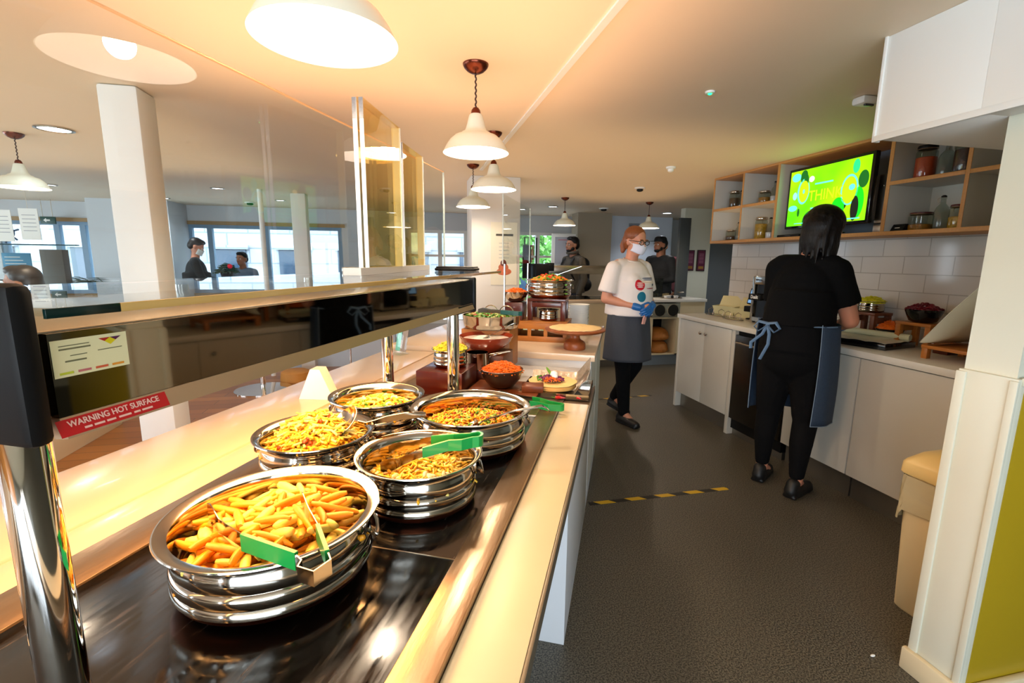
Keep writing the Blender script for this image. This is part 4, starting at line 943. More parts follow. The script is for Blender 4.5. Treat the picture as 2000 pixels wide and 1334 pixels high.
# beyond the rice pan, on the steel
tongs('green-handled tongs lying on the counter edge beyond the rice pan',
      [(.012, .070, .925), (-.006, .030, .921)] + [(-.022 + .015 * sin(q), .0 - .018 * cos(q) - .005, .918) for q in [-1.0 - 0.3 + 3.0 * i / 8 for i in range(9)]][::-1] + [(-.050, .030, .921), (-.040, .070, .925)],
      [(.012, .070, .925), (.010, .14, .932), (.0, .19, .94), (-.02, .225, .948)],
      [(-.040, .070, .925), (-.048, .14, .932), (-.054, .19, .94), (-.05, .225, .948)],
      [[(.012, .070, .925), (.011, .10, .928)], [(-.040, .070, .925), (-.044, .10, .928)]], w=.019)
# spoons
def spoon(label, bowl_c, rb, path, wid, tilt=0.0, roll=0.0, name='serving_spoon', depth_=.35):
    t = cthing(name, label, 'spoon')
    f = MB(); c = Vector((-bowl_c[1], bowl_c[0], bowl_c[2]))
    f.lathe([(0, -rb * depth_), (rb * .5, -rb * depth_ * .85), (rb * .85, -rb * depth_ * .4), (rb, 0), (rb * .97, .001), (rb * .82, -rb * depth_ * .36), (rb * .48, -rb * depth_ * .78), (0, -rb * depth_ * .92)], 28, c, Euler((tilt, radians(-30), 0)))
    f.build('spoon_bowl', M_steelp, t, 60)
    f = MB(); P_ = [Vector((-w, s, z)) for s, w, z in path]
    R = []
    for i, p in enumerate(P_):
        a = P_[max(0, i - 1)]; b = P_[min(len(P_) - 1, i + 1)]; tt = (b - a).normalized(); sd = tt.cross(Vector((0, 0, 1))).normalized(); sd = Matrix.Rotation(roll, 3, tt) @ sd; un = sd.cross(tt); ww = wid[i]
        R.append([f.bm.verts.new(p + sd * ww + un * .001), f.bm.verts.new(p - sd * ww + un * .001), f.bm.verts.new(p - sd * ww - un * .001), f.bm.verts.new(p + sd * ww - un * .001)])
    fs = [f.bm.faces.new(R[0]), f.bm.faces.new(list(reversed(R[-1])))]
    for a, b in zip(R[:-1], R[1:]):
        for k in range(4): fs.append(f.bm.faces.new((a[k], b[k], b[(k + 1) % 4], a[(k + 1) % 4])))
    f._tag(fs); f.build('handle', M_steelp, t, 60)
spoon('large steel spoon resting in the heap of noodle salad', (-.655, .468, 1.036), .044, [(-.650, .430, 1.036), (-.645, .410, 1.031), (-.640, .385, 1.036), (-.630, .355, 1.044), (-.618, .31, 1.052), (-.608, .270, 1.056), (-.606, .262, 1.056)], [.006, .006, .010, .014, .016, .015, .009], radians(35), radians(-48))
spoon('slim spoon with a curved end in the wide rice pan', (-.46, .19, .985), .026, [(-.45, .17, .987), (-.44, .14, 1.000), (-.415, .075, 1.020), (-.395, .02, 1.030), (-.388, -.002, 1.034), (-.383, -.016, 1.026), (-.380, -.024, 1.018)], [.004, .004, .006, .009, .010, .010, .008])
# folded white tent card on the ledge
t = cthing('tent_card', 'blank white folded card standing on the cream ledge', 'card', -.10, .935, .9025, radians(10)); t.scale = (1.55, 1.5, 1.6)
f = MB(); f.prism([(-.045, 0), (.045, 0), (.012, .075), (-.012, .075)], -.02, .02, Matrix(((1, 0, 0, 0), (0, 0, 1, 0), (0, 1, 0, 0), (0, 0, 0, 1)))); f.build('card', M_paper, t, 0)
t = cthing('leaflet_holder', 'clear leaflet holder with a green and brown leaflet on the ledge', 'leaflet holder', .80, 1.02, .9025, radians(-25))
f = MB(); f.box((0, 0, .10), (.11, .003, .19), .001, Euler((radians(-12), 0, 0))); f.box((0, -.03, .004), (.11, .07, .006), .001); f.build('holder', M_pane, t)
f = MB(); f.box((-.022, .0, .10), (.04, .001, .17), 0, Euler((radians(-12), 0, 0))); f.build('leaflet', mat('teal print', (110, 200, 176), .5), t)
f = MB(); f.box((.028, .0, .10), (.045, .001, .17), 0, Euler((radians(-12), 0, 0))); f.build('leaflet', mat('taupe print', (150, 128, 112), .5), t)
# ================================================================== END SECTION OF THE NEAR COUNTER: small dishes
ZS = .8845
def riser_box(label, s, w, ls, lw, z0, h, m, rz=0.0, name='wooden_block'):
    t = cthing(name, label, 'wooden riser', s, w, z0, rz); f = MB(); f.bb(-lw / 2, lw / 2, -ls / 2, ls / 2, 0, h, .003); f.build('block', m, t)
    return t
riser_box('dark mahogany block behind the chrome post, holding the pot of yellow salad', .205, .515, .20, .205, ZS, .1005, M_mahog)
def small_pot(label, s, w, z, R, h, food_m, fh, cat='pot', n=200, r=.003, ln=.03, fl='salad_heap'):
    t = handi(label, *cl(s, w, z), R, h, CR, handles=False, name='small_handi_pot'); t['category'] = cat
    f = MB(); f.m(food_m); dome(f, R * .82, fh, (0, 0, h * .86)); shreds(f, n, R * .86, fh + .004, (0, 0, h * .86), ln, r, 1.5); o = f.build(fl, None, t); o['kind'] = 'stuff'
    return t
small_pot('small copper-based pot of yellow salad leaves on the mahogany block', .234, .51, .9858, .082, .078, mat('yellow green leaves', (222, 214, 60), .4, var=.35, vscale=60), .035)
t = riser_box('low walnut board under the brown bowl on the counter end', .235, .255, .22, .30, ZS, .022, M_walnut)
t = riser_box('small dark wooden block between the brown bowl and the wrap', .205, .135, .07, .09, ZS + .0225, .028, M_walnut, .15)
bb_ = bowl('salad_bowl', 'deep brown bowl of grated carrot on the low walnut board', *cl(.225, .275, .9072), .092, .082, mat('dark brown glaze', (50, 32, 24), .3, var=.3, coat=.5), foot=.36)
f = MB(); f.m(M_car); dome(f, .083, .018, (0, 0, .072)); shreds(f, 620, .080, .036, (0, 0, .070), .036, .0019, 2.4); o = f.build('grated_carrot', None, bb_); o['kind'] = 'stuff'
# wrap on its tray
t = cthing('steel_tray', 'steel tray with crumpled foil at the end of the hot counter', 'tray', .31, .045, ZS + .0032)
f = MB(); f.m(M_steelp).bb(-.145, .145, -.13, .13, 0, .003, .001); f.bb(-.145, -.141, -.13, .13, 0, .022); f.bb(.141, .145, -.13, .13, 0, .022); f.bb(-.141, .141, -.13, -.126, 0, .022); f.bb(-.141, .141, .126, .13, 0, .022); f.build('pan', None, t)
f = MB(); f.grid(lambda u, v: (-.13 + .262 * u, -.12 + .24 * v, .006 + .012 * abs(noise.noise(Vector((u * 6, v * 6, 5)))) + .075 * max(0, u - .78) / .22 + .05 * max(0, v - .86) / .14), 30, 26, .0005); f.build('foil_lining', mat('crumpled foil', (190, 186, 178), .25, metal=.9, bump=.6, bscale=50), t)
t = cthing('serving_board', 'round pale wooden board under the open wrap', 'board', .30, .065, ZS + .022)
f = MB(); f.lathe([(0, 0), (.098, 0), (.102, .004), (.102, .014), (.098, .018), (0, .018)], 48); f.build('board', mat('pale birch', (222, 172, 96), .45, var=.1), t)
t = cthing('open_wrap', 'flat tortilla topped with cabbage, carrot and white sauce on the round board', 'wrap', .30, .065, ZS + .041)
f = MB(); f.grid(lambda u, v: (.105 * u * cos(v * 2 * pi) * (1.0 + .02 * sin(v * 18)), .100 * u * sin(v * 2 * pi), .003 + .010 * u * u * abs(noise.noise(Vector((cos(v * 2 * pi) * 1.5, sin(v * 2 * pi) * 1.5, 1))))), 12, 56, .002)
def tort_mat():
    m = mat('toasted tortilla', (238, 208, 140), .6, var=.15, vscale=14, bump=.2); return m
f.build('tortilla', tort_mat(), t)
f = MB(); f.m(mat('red cabbage', (104, 24, 84), .4, var=.5, vscale=60)); shreds(f, 120, .046, .014, (-.005, 0, .012), .026, .0022, 2)
f.m(M_car); shreds(f, 70, .040, .014, (.0, -.02, .012), .022, .0014, 2); f.m(Mg); shreds(f, 40, .055, .010, (-.02, .01, .010), .014, .003, 1); o = f.build('filling', None, t); o['kind'] = 'stuff'
f = MB(); f.ell((.004, .002, .034), (.018, .016, .015)); f.ell((.010, -.008, .028), (.014, .016, .012)); f.build('white_sauce', mat('white cream', (248, 248, 244), .25), t, 180)
f = MB(); f.tube([(-.030 + .004 * k, .008 - .002 * k, .062 - .005 * k) for k in range(8)], .005, 10, radii=[.002, .004, .0055, .006, .006, .0055, .004, .002]); f.build('cucumber_slice', mat('cucumber', (96, 150, 40), .3, var=.3), t)
for i, (s, w, a, lb) in enumerate([(.165, .012, .3, 'red chilli lying on the tray left of the other'), (.180, -.055, -.5, 'red chilli lying at the right corner of the tray')]):
    t = cthing('red_chilli', lb, 'chilli', s, w, .897, a)
    f = MB(); f.tube([(-.022 + .006 * k, .004 * sin(k * .6), 0) for k in range(8)], .006, 10, radii=[.005, .007, .0072, .0065, .0055, .0042, .0028, .001]); f.build('fruit', mat('chilli red', (186, 18, 24), .2, coat=.5), t)
    f = MB(); f.tube([(-.022, 0, 0), (-.030, .001, .002), (-.036, .004, .004)], .0018, 6); f.build('stalk', Mg, t)

riser_box('low dark block holding the little saucepan', .375, .43, .095, .12, ZS, .062, M_mahog)
t = cthing('saucepan', 'little polished steel saucepan with a wire handle beside the terracotta bowl', 'saucepan', .375, .43, ZS + .0625)
f = MB(); f.lathe([(0, 0), (.046, 0), (.050, .005), (.051, .074), (.054, .078), (.049, .077), (.047, .006), (0, .005)], 44); f.build('pan_body', M_chrome, t, 50)
f = MB(); f.tube([(.050, .0, .012), (.052, 0, .060), (.058, .0, .070), (.10, .01, .078), (.15, .02, .086), (.155, .012, .086), (.10, 0, .074), (.062, -.004, .062), (.054, -.002, .014)], .0022, 8); f.build('handle', M_steelp, t)
riser_box('oak block under the terracotta bowl', .528, .42, .20, .20, ZS, .114, M_walnut)
t = bowl('yoghurt_bowl', 'terracotta bowl of white yoghurt with a serving spoon', *cl(.52, .43, ZS + .1145), .132, .082, mat('terracotta glaze', (146, 52, 26), .25, var=.15, coat=.6), foot=.42,
         prof=[(.055, 0), (.062, .004), (.095, .030), (.112, .046), (.114, .050), (.122, .056), (.124, .066), (.131, .076), (.133, .082)])
f = MB(); f.grid(lambda u, v: (.118 * u * cos(v * 2 * pi), .118 * u * sin(v * 2 * pi), .066 + .010 * (1 - u) * noise.noise(Vector((u * 3 * cos(v * 6.28), u * 3 * sin(v * 6.28), 0))) + .020 * math.exp(-((u * cos(v * 2 * pi) + .15) ** 2 + (u * sin(v * 2 * pi)) ** 2) * 12)), 16, 40); f.build('yoghurt', mat('yoghurt', (240, 236, 226), .3), t, 180)
spoon('steel spoon leaning in the terracotta bowl of yoghurt', (.50, .43, 1.075), .024, [(.505, .415, 1.078), (.515, .375, 1.10), (.53, .33, 1.128), (.54, .300, 1.142), (.545, .285, 1.144)], [.004, .005, .007, .009, .007])
riser_box('tall oak block behind the terracotta bowl, under the wide steel pan', .735, .47, .20, .26, ZS, .205, M_oak)
t = cthing('wide_pan', 'wide shallow steel pan with two loop handles, filled with salad leaves', 'pan', .72, .46, ZS + .2055)
f = MB(); f.lathe([(0, 0), (.125, 0), (.142, .008), (.150, .03), (.153, .068), (.158, .073), (.150, .071), (.147, .03), (.138, .012), (0, .006)], 56); f.build('pan_body', M_steelp, t, 50)
for s in (-1, 1):
    f = MB(); f.tube([(s * .045 + .040 * cos(a), .148, .066 + .038 * sin(a)) for a in [pi * k / 12 for k in range(13)]], .003, 8); f.build('loop_handle', M_steelp, t)
f = MB(); f.m(Mg); shreds(f, 120, .13, .02, (0, 0, .062), .035, .004, 2); f.m(mat('pale leaf', (190, 200, 120), .5, var=.3)); shreds(f, 90, .13, .02, (0, 0, .062), .035, .005, 2); f.m(Mr); shreds(f, 60, .12, .02, (0, 0, .064), .02, .004, 1); o = f.build('salad_leaves', None, t); o['kind'] = 'stuff'
tongs('teal-handled steel tongs lying across the wide pan of salad leaves',
      [(.675, .325, 1.178), (.672, .300, 1.177), (.665, .285, 1.177), (.655, .300, 1.177), (.655, .325, 1.178)],
      [(.675, .325, 1.178), (.685, .40, 1.181), (.70, .47, 1.183), (.71, .52, 1.181)], [(.655, .325, 1.178), (.662, .40, 1.181), (.668, .47, 1.183), (.675, .52, 1.181)],
      [[(.675, .318, 1.178), (.682, .395, 1.181)], [(.655, .318, 1.178), (.661, .395, 1.181)]], w=.017, grip_m=M_teal)

# ================================================================== SECOND CREAM COUNTER
t = cthing('display_counter', 'higher cream counter beyond the hot plate, with the cake stand and wooden crate on it', 'counter')
f = MB(); B(f, -.080, 1.165, .92, 2.15, .892, .930, .003); f.build('worktop', M_creamtop, t)
f = MB(); B(f, -.058, 1.12, .935, 2.13, 0, .891, .001); f.build('base', mat('white counter panel', (222, 224, 228), .45), t)
f = MB(); B(f, -.0595, -.0585, .955, 1.50, .10, .86); B(f, -.0595, -.0585, 1.52, 2.10, .10, .86); f.build('end_panels', M_white, t)
Z2 = .9305
t = cthing('wooden_crate', 'slatted oak crate laid flat under the dark boxes on the second counter', 'crate', 1.395, .30, Z2)
f = MB(); f.m(M_oak)
for y in (-.125, .125):
    f.bb(-.175, .175, y - .006, y + .006, .080, .120, .001); f.bb(-.175, .175, y - .006, y + .006, 0, .034, .001)
    for x in (-.168, -.06, .045, .168): f.bb(x - .012, x + .012, y - .0055, y + .0055, .034, .080)
for x in (-.175, .175): f.bb(x - .006, x + .006, -.12, .12, 0, .118, .001)
f.build('sides', None, t)
for k in range(5): f = MB(); f.bb(-.182, .182, -.131 + k * .053, -.131 + k * .053 + .050, .1205, .128, .001); f.build('slat', M_oak, t)
ZC = Z2 + .1285
riser_box('dark mahogany box on the left of the oak crate', 1.37, .475, .14, .12, ZC, .115, M_mahog)
t = crate('wooden_riser', 'tall dark stand on the oak crate holding the big ribbed pan', *cl(1.43, .265)[:2], .25, .20, .142, CR, M_mahog, ZC)
small_pot('small ribbed pot standing on the oak crate in front of the plates', 1.37, .255, ZC, .068, .072, mat('dark sauce', (90, 50, 30), .3), .006, n=10, fl='dark_sauce')
t = handi('big ribbed pan heaped with mixed vegetables on the tall dark stand', *cl(1.45, .265, ZC + .1425), .158, .118, CR + .2)
f = MB(); f.m(Mo); dome(f, .125, .03, (0, 0, .105)); shreds(f, 160, .13, .04, (0, 0, .105), .022, .006, 1); f.m(Mg); shreds(f, 90, .13, .045, (0, 0, .105), .022, .005, 1); f.m(mat('red pepper', (200, 40, 24), .3)); shreds(f, 60, .13, .045, (0, 0, .105), .02, .005, 1); o = f.build('mixed_vegetables', None, t); o['kind'] = 'stuff'
spoon('long ladle resting in the big ribbed pan, handle up to the right', (1.45, .25, ZC + .288), .02, [(1.45, .235, ZC + .286), (1.455, .17, ZC + .31), (1.465, .11, ZC + .332), (1.475, .06, ZC + .350)], [.0028, .0022, .0028, .005])
t = bowl('steel_bowl', 'small steel bowl of grated carrot on the mahogany box', *cl(1.37, .475, ZC + .1155), .082, .066, M_steelp, foot=.45)
f = MB(); f.m(M_car); dome(f, .076, .02, (0, 0, .060)); shreds(f, 150, .072, .026, (0, 0, .060), .022, .003, 1); o = f.build('grated_carrot', None, t); o['kind'] = 'stuff'
t = cthing('cake_stand', 'turned wooden cake stand with flat plate near the edge of the second counter', 'cake stand', 1.08, .05, Z2)
f = MB(); f.lathe([(0, 0), (.062, 0), (.064, .006), (.064, .030), (.058, .044), (.048, .052), (.036, .058), (.030, .066), (.028, .082), (.033, .098), (.040, .1035), (0, .1035)], 48); f.build('pedestal', mat('terracotta wood', (150, 78, 36), .4, var=.25, vscale=12), t)
f = MB(); f.lathe([(0, .104), (.155, .104), (.172, .110), (.178, .117), (.176, .122), (.170, .124), (0, .124)], 64); f.build('plate', mat('turned beech plate', (138, 72, 34), .4, var=.3, vscale=12), t)
t = cthing('flatbread', 'big round flatbread lying on the turned wooden cake stand', 'bread', 1.08, .05, Z2 + .1245)
f = MB(); f.grid(lambda u, v: (.152 * u * cos(v * 2 * pi) * (1 + .03 * sin(v * 12)), .148 * u * sin(v * 2 * pi), .004 + .016 * (1 - u ** 2) + .004 * noise.noise(Vector((u * 5 * cos(v * 6.28), u * 5 * sin(v * 6.28), 0)))), 16, 60, .004); f.build('bread', mat('baked dough', (236, 206, 150), .6, var=.14, vscale=16, bump=.3), t)
first = None
for k in range(16):
    if first is None:
        first = thing('stacking_bowl', 'white bowl in the tall stack behind the cake stand', 'bowl', cl(1.72, .09, Z2), 0, 'white bowls stacked behind the cake stand')
        f = MB(); f.lathe([(0, 0), (.048, 0), (.052, .003), (.072, .024), (.076, .030), (.073, .030), (.069, .025), (.050, .006), (0, .005)], 36); f.build('bowl_body', M_paper, first, 50)
    else:
        c = copy_tree(first); c.location.z = Z2 + .0118 * k
first['label'] = 'white bowl in the tall stack behind the cake stand'

# ================================================================== BACK COUNTERS (building frame)
t = thing('hot_counter', 'far hot counter with a black glass top across the back of the kitchen', 'counter', (1.35, 5.95, 0))
f = MB(); f.bb(0, 1.60, 0, .75, .10, .885); f.build('base', M_cream, t)
f = MB(); f.bb(-.01, 1.61, -.02, .77, .886, .925, .003); f.build('worktop', M_creamtop, t)
f = MB(); f.m(M_steel).bb(.08, 1.52, .06, .64, .9255, .931, .002); f.m(M_blackg).bb(.12, 1.48, .10, .60, .9312, .935); f.build('hot_plate', None, t)
f = MB(); f.bb(.02, 1.58, .06, .08, 0, .099); f.build('plinth', M_kick, t)
t = thing('heated_gantry', 'far heated gantry with black end box and curved clear glass over the far hot counter', 'food warmer', (0, 6.2, 0))
f = MB(); f.bb(1.60, 1.815, -.13, .22, 1.175, 1.395, .006); f.build('end_cap', M_black, t)
f = MB(); f.bb(1.816, 2.86, -.12, .20, 1.265, 1.375, .004); f.build('housing', M_gbody, t)
f = MB(); f.bb(1.82, 2.86, -.13, .26, 1.378, 1.386); f.build('glass_shelf', M_pane, t)
f = MB(); f.bb(1.80, 1.89, -.125, .0, 1.30, 1.41, .004); f.build('switch_box', M_black, t)
f = MB(); f.grid(lambda u, v: (1.245 + .355 * (1 - cos(u * pi / 2)), -.13 + .33 * v, 1.20 + .185 * sin(u * pi / 2)), 12, 4, .004); f.build('curved_glass', glass_pane('smoked glass', (150, 160, 150)), t)
f = MB(); f.tube([(1.245 + .355 * (1 - cos(u * pi / 20)), -.132, 1.20 + .185 * sin(u * pi / 20)) for u in range(11)], .006, 8); f.build('glass_rim', M_black, t)
for x, y in ((1.245, -.10), (2.80, -.10), (2.80, .18), (1.245, .18)):
    f = MB(); f.cyl((x, y, .93 if x > 1.35 else 0), (x, y, 1.21 if x < 1.3 else 1.266), .018); f.build('post', M_copper if x < 1.3 else M_chrome, t)
t = thing('coffee_counter', 'white counter with open cubbyholes behind the woman in the white shirt', 'counter', (2.98, 5.92, 0))
f = MB(); f.bb(-.01, 1.10, -.02, .50, .89, .93, .003); f.build('worktop', M_wtop, t)
M_cream2 = M_cream
f = MB(); f.m(M_cream2)
f.bb(0, .215, 0, .48, .15, .66); f.bb(.235, .30, 0, .48, .15, .66); f.bb(.66, 1.08, 0, .48, .15, .66); f.bb(0, 1.08, .46, .48, .15, .889); f.bb(0, 1.08, 0, .46, .15, .165); f.bb(0, 1.08, 0, .46, .660, .68); f.bb(0, .02, 0, .46, .68, .889); f.bb(.70, 1.08, 0, .46, .68, .889)
f.build('carcass', None, t)
f = MB(); f.bb(.30, .66, .40, .41, .166, .659); f.build('dark_lining', M_black, t)
f = MB(); f.bb(0, 1.08, .04, .06, 0, .149); f.build('plinth', mat('blue grey plinth', (120, 132, 144), .5), t)
for i, (z, lb) in enumerate([(.166, 'brown domed basket on the floor of the cubbyhole, lower one'), (.345, 'brown domed basket in the cubbyhole, upper one')]):
    t = thing('bread_basket', lb, 'basket', (3.46, 6.12, z)); f = MB(); f.lathe([(0, 0), (.14, 0), (.165, .02), (.17, .05), (.165, .06), (.15, .11), (.11, .15), (.05, .172), (0, .175)], 36); f.build('domed_body', mat('woven brown', (178, 112, 44), .6, var=.2, vscale=40, bump=.5, bscale=120), t, 180)
t = thing('cup_dispenser', 'grey box with two round black openings under the back worktop', 'dispenser', (3.26, 5.90, .682))
f = MB(); f.bb(0, .41, 0, .30, 0, .19, .006); f.build('housing', mat('grey green metal', (150, 152, 140), .35, metal=.4), t)
for x in (.105, .305):
    f = MB(); f.lathe([(.078, .0), (.088, -.006), (.090, -.0), (.080, .002)], 36, (x, 0, .095), Euler((pi / 2, 0, 0))); f.build('ring', M_steel, t)
    f = MB(); f.cyl((x, -.001, .095), (x, .0, .095), .078, n=32); f.build('opening', M_blackg, t)
t = thing('condiment_tray', 'round steel tray with white cups and cutlery on the back counter', 'tray', (3.62, 6.08, .9305))
f = MB(); f.lathe([(0, 0), (.15, 0), (.158, .012), (.154, .012), (.148, .003), (0, .003)], 32); f.build('tray', M_steelp, t)
for x, y in ((-.07, .0), (.0, .05), (.08, .0)): f = MB(); f.lathe([(0, .003), (.03, .003), (.036, .035), (.033, .035), (.028, .006), (0, .006)], 20, (x, y, 0)); f.build('cup', M_paper, t)
f = MB(); f.ell((-.01, -.06, .022), (.02, .02, .019)); f.build('dark_knob', M_black, t)
t = thing('acrylic_box', 'clear grey acrylic screen standing on the back counter', 'screen', (3.42, 6.26, .9305))
f = MB(); f.bb(0, .17, 0, .004, 0, .27); f.bb(0, .004, 0, .10, 0, .27); f.bb(.166, .17, 0, .10, 0, .27); f.build('panels', glass_pane('grey acrylic', (170, 180, 184)), t)
# yellow caution tapes on the floor
M_tape_y = mat('yellow tape', (232, 190, 20), .4)
def tape_mat():
    m = bpy.data.materials.new('hazard stripes'); m.use_nodes = True; n = m.node_tree.nodes; k = m.node_tree.links; b = n['Principled BSDF']; b.inputs['Roughness'].default_value = .45
    tc = n.new('ShaderNodeTexCoord'); wv = n.new('ShaderNodeTexWave'); wv.wave_type = 'BANDS'; wv.bands_direction = 'DIAGONAL'; wv.inputs['Scale'].default_value = 3.1; wv.inputs['Distortion'].default_value = 0
    k.new(tc.outputs['Object'], wv.inputs[0]); cr = n.new('ShaderNodeValToRGB'); cr.color_ramp.interpolation = 'CONSTANT'; cr.color_ramp.elements[0].color = lin((20, 20, 18)); cr.color_ramp.elements[1].position = .5; cr.color_ramp.elements[1].color = lin((216, 172, 20))
    k.new(wv.outputs[0], cr.inputs[0]); k.new(cr.outputs[0], b.inputs['Base Color']); return m
HM = tape_mat()
for (a, b, lb) in (((1.03, 2.485), (1.985, 2.50), 'nearer black and yellow hazard tape stuck across the floor'), ((1.55, 4.50), (2.56, 4.56), 'farther black and yellow hazard tape across the floor by the walking woman')):
    L = hypot(b[0] - a[0], b[1] - a[1]); f = MB(); f.bb(0, L, -.018, .018, .0006, .0014); o = f.build('floor_tape', HM, None, 0, (a[0], a[1], 0), atan2(b[1] - a[1], b[0] - a[0])); tag(o, lb, 'tape', 'hazard tapes on the floor')
t = thing('food_scrap', 'small pale crumb on the floor at the foot of the wall end', 'crumb', (1.66, 1.22, .0)); f = MB(); f.ell((0, 0, .004), (.010, .005, .004)); f.build('crumb', M_paper, t)
# ================================================================== PEOPLE   (own frame: x = their right, y = the way they face)
def person(label, x, y, az, z=0.0):
    return thing('person', label, 'person', (x, y, z), -radians(az))
M_tee = mat('white cotton', (232, 222, 220), .8, var=.03, bump=.3, bscale=26); M_btee = mat('black cotton', (5, 5, 6), .9, spec=.15, bump=.5, bscale=22)
M_jean = mat('black denim', (8, 8, 10), .9, spec=.15, bump=.3, bscale=60); M_apron = mat('charcoal denim', (58, 62, 72), .8, var=.12, vscale=90, bump=.4, bscale=40)
M_bden = mat('blue denim', (36, 54, 76), .8, var=.2, vscale=90, bump=.4, bscale=50); M_glove = mat('blue nitrile', (28, 98, 168), .35, bump=.4, bscale=120)
M_hairb = mat('black hair', (10, 6, 6), .42, spec=.25, var=.5, vscale=60, stretch=(6, 6, 1), bump=.6, bscale=40); M_hairg = mat('light brown hair', (132, 70, 32), .45, var=.35, vscale=40, stretch=(4, 4, 1), bump=.5, bscale=40)
M_shoe = mat('black shoe', (10, 10, 11), .5); M_eye = mat('eye white', (236, 234, 230), .2); M_iris = mat('iris', (44, 34, 28), .15); M_lip = mat('lips', (172, 92, 84), .4)

def head_parts(f, c, k=1.0, yaw=0.0, pitch=0.0):       # face with brow, nose, cheeks, jaw and ears
    R = (Matrix.Translation(Vector(c)) @ Euler((pitch, 0, yaw)).to_matrix().to_4x4())
    q = Euler((pitch, 0, yaw))
    P = lambda x, y, z: R @ Vector((x * k, y * k, z * k))
    f.ell(P(0, -.010, .030), (.075 * k, .092 * k, .085 * k), q); f.ell(P(0, .018, -.035), (.060 * k, .070 * k, .072 * k), q); f.ell(P(0, .050, -.082), (.034 * k, .034 * k, .026 * k), q)
    f.ell(P(0, .070, .018), (.050 * k, .020 * k, .016 * k), q); f.ell(P(-.034, .052, -.026), (.022 * k, .026 * k, .022 * k), q); f.ell(P(.034, .052, -.026), (.022 * k, .026 * k, .022 * k), q)
    f.cap(P(0, .084, .006), P(0, .103, -.024), .009 * k, .013 * k); f.ell(P(-.010, .094, -.028), (.009 * k, .010 * k, .008 * k), q); f.ell(P(.010, .094, -.028), (.009 * k, .010 * k, .008 * k), q)
    f.ell(P(0, .080, -.056), (.024 * k, .014 * k, .008 * k), q); f.ell(P(0, .077, -.067), (.020 * k, .013 * k, .008 * k), q)
    for s in (-1, 1): f.ell(P(s * .074, -.012, -.008), (.010 * k, .020 * k, .032 * k), q)
    return P, q
def face(parent, P, q, k, mask=False, glasses=False, brows=M_hairb, beard=None, mouth=True):
    for s in (-1, 1):
        f = MB(); f.ell(P(s * .030, .074, .004), (.0125 * k, .011 * k, .009 * k), q); e = f.build('eye', M_eye, parent, 180); f = MB(); f.ell(P(s * .030, .083, .004), (.0055 * k, .003 * k, .0055 * k), q); f.build('iris', M_iris, e, 180)
        f = MB(); f.ell(P(s * .031, .088, .026), (.019 * k, .005 * k, .004 * k), q); f.build('eyebrow', brows, parent, 180)
    if mouth and not mask:
        f = MB(); f.ell(P(0, .090, -.056), (.021 * k, .006 * k, .0045 * k), q); f.ell(P(0, .089, -.063), (.018 * k, .006 * k, .005 * k), q); f.build('mouth', M_lip, parent, 180)
    if glasses:
        f = MB()
        for s in (-1, 1):
            c = [P(s * .033 + .026 * cos(a), .101 - .004 * abs(cos(a)), .004 + .019 * sin(a)) for a in [2 * pi * i / 20 for i in range(20)]]; f.tube(c, .0028, 6, True)
            f.tube([P(s * .059, .098, .010), P(s * .074, .05, .010), P(s * .079, -.01, .006), P(s * .078, -.03, -.006)], .0024, 6)
        f.tube([P(-.008, .102, .008), P(0, .106, .010), P(.008, .102, .008)], .0024, 6); g_ = f.build('glasses_frame', M_blackg, parent, 180)
        for s in (-1, 1): f = MB(); f.quad(*[P(s * .033 + .025 * cos(a), .100 - .004 * abs(cos(a)), .004 + .018 * sin(a)) for a in [2 * pi * i / 20 for i in range(20)]]); f.build('lens', M_pane, g_)
def hand(f, wr, dirv, up_, side, k=1.0, curl=.5, spread=.10):   # palm, four fingers of unequal length, side thumb
    d = Vector(dirv).normalized(); u = Vector(up_); u = (u - d * u.dot(d)).normalized(); r = d.cross(u).normalized() * side
    w = Vector(wr); 
    f.cap(w - d * .01, w + d * .03, .022 * k, .026 * k)
    for i in range(4):
        o = (i - 1.5) * .0185 * k; b = w + d * .030 * k + r * o * .8; kn = w + d * .078 * k + r * o; f.cap(b, kn, .015 * k, .0105 * k, 10)
        Ls = [.038, .044, .041, .031][i] * k; a = curl * (1 + .12 * i); dd = (d + r * spread * (i - 1.5) * .3).normalized()
        p = kn; an = 0
        for j, fr in enumerate((1.0, .62, .48)):
            an += a * (1.0 if j else .7); nd = (dd * cos(an) - u * sin(an)).normalized(); q = p + nd * Ls * fr; f.cap(p, q, (.0098 - .0009 * j) * k, (.0090 - .0009 * j) * k, 9); p = q
    t0 = w + d * .018 * k + r * -.022 * k; t1 = t0 + (d * .6 - r * .75 - u * .25).normalized() * .036 * k; t2 = t1 + (d * .9 - r * .25 - u * .45).normalized() * .030 * k; t3 = t2 + (d * .8 + r * .1 - u * .6).normalized() * .024 * k
    f.cap(t0, t1, .015 * k, .0115 * k, 10); f.cap(t1, t2, .0115 * k, .0102 * k, 10); f.cap(t2, t3, .0102 * k, .0088 * k, 10)
def shoe(parent, x, y, z, yaw=0.0, L=.27, m=M_shoe, pitch=0.0, nm='shoe'):
    f = MB(); R = Matrix.Translation((x, y, z)) @ Euler((pitch, 0, yaw)).to_matrix().to_4x4(); q = Euler((pitch, 0, yaw))
    P = lambda a, b, c: R @ Vector((a, b, c))
    f.cap(P(0, -.05, .045), P(0, .04, .042), .042, .043); f.cap(P(0, .04, .038), P(0.004, .15, .030), .043, .034); f.cap(P(0, -.05, .06), P(0, -.03, .085), .037, .040)
    f.box(P(0, .045, .012), (.082, .25, .022), .010, q)
    return blob(nm, f, .007, m, parent, 3)

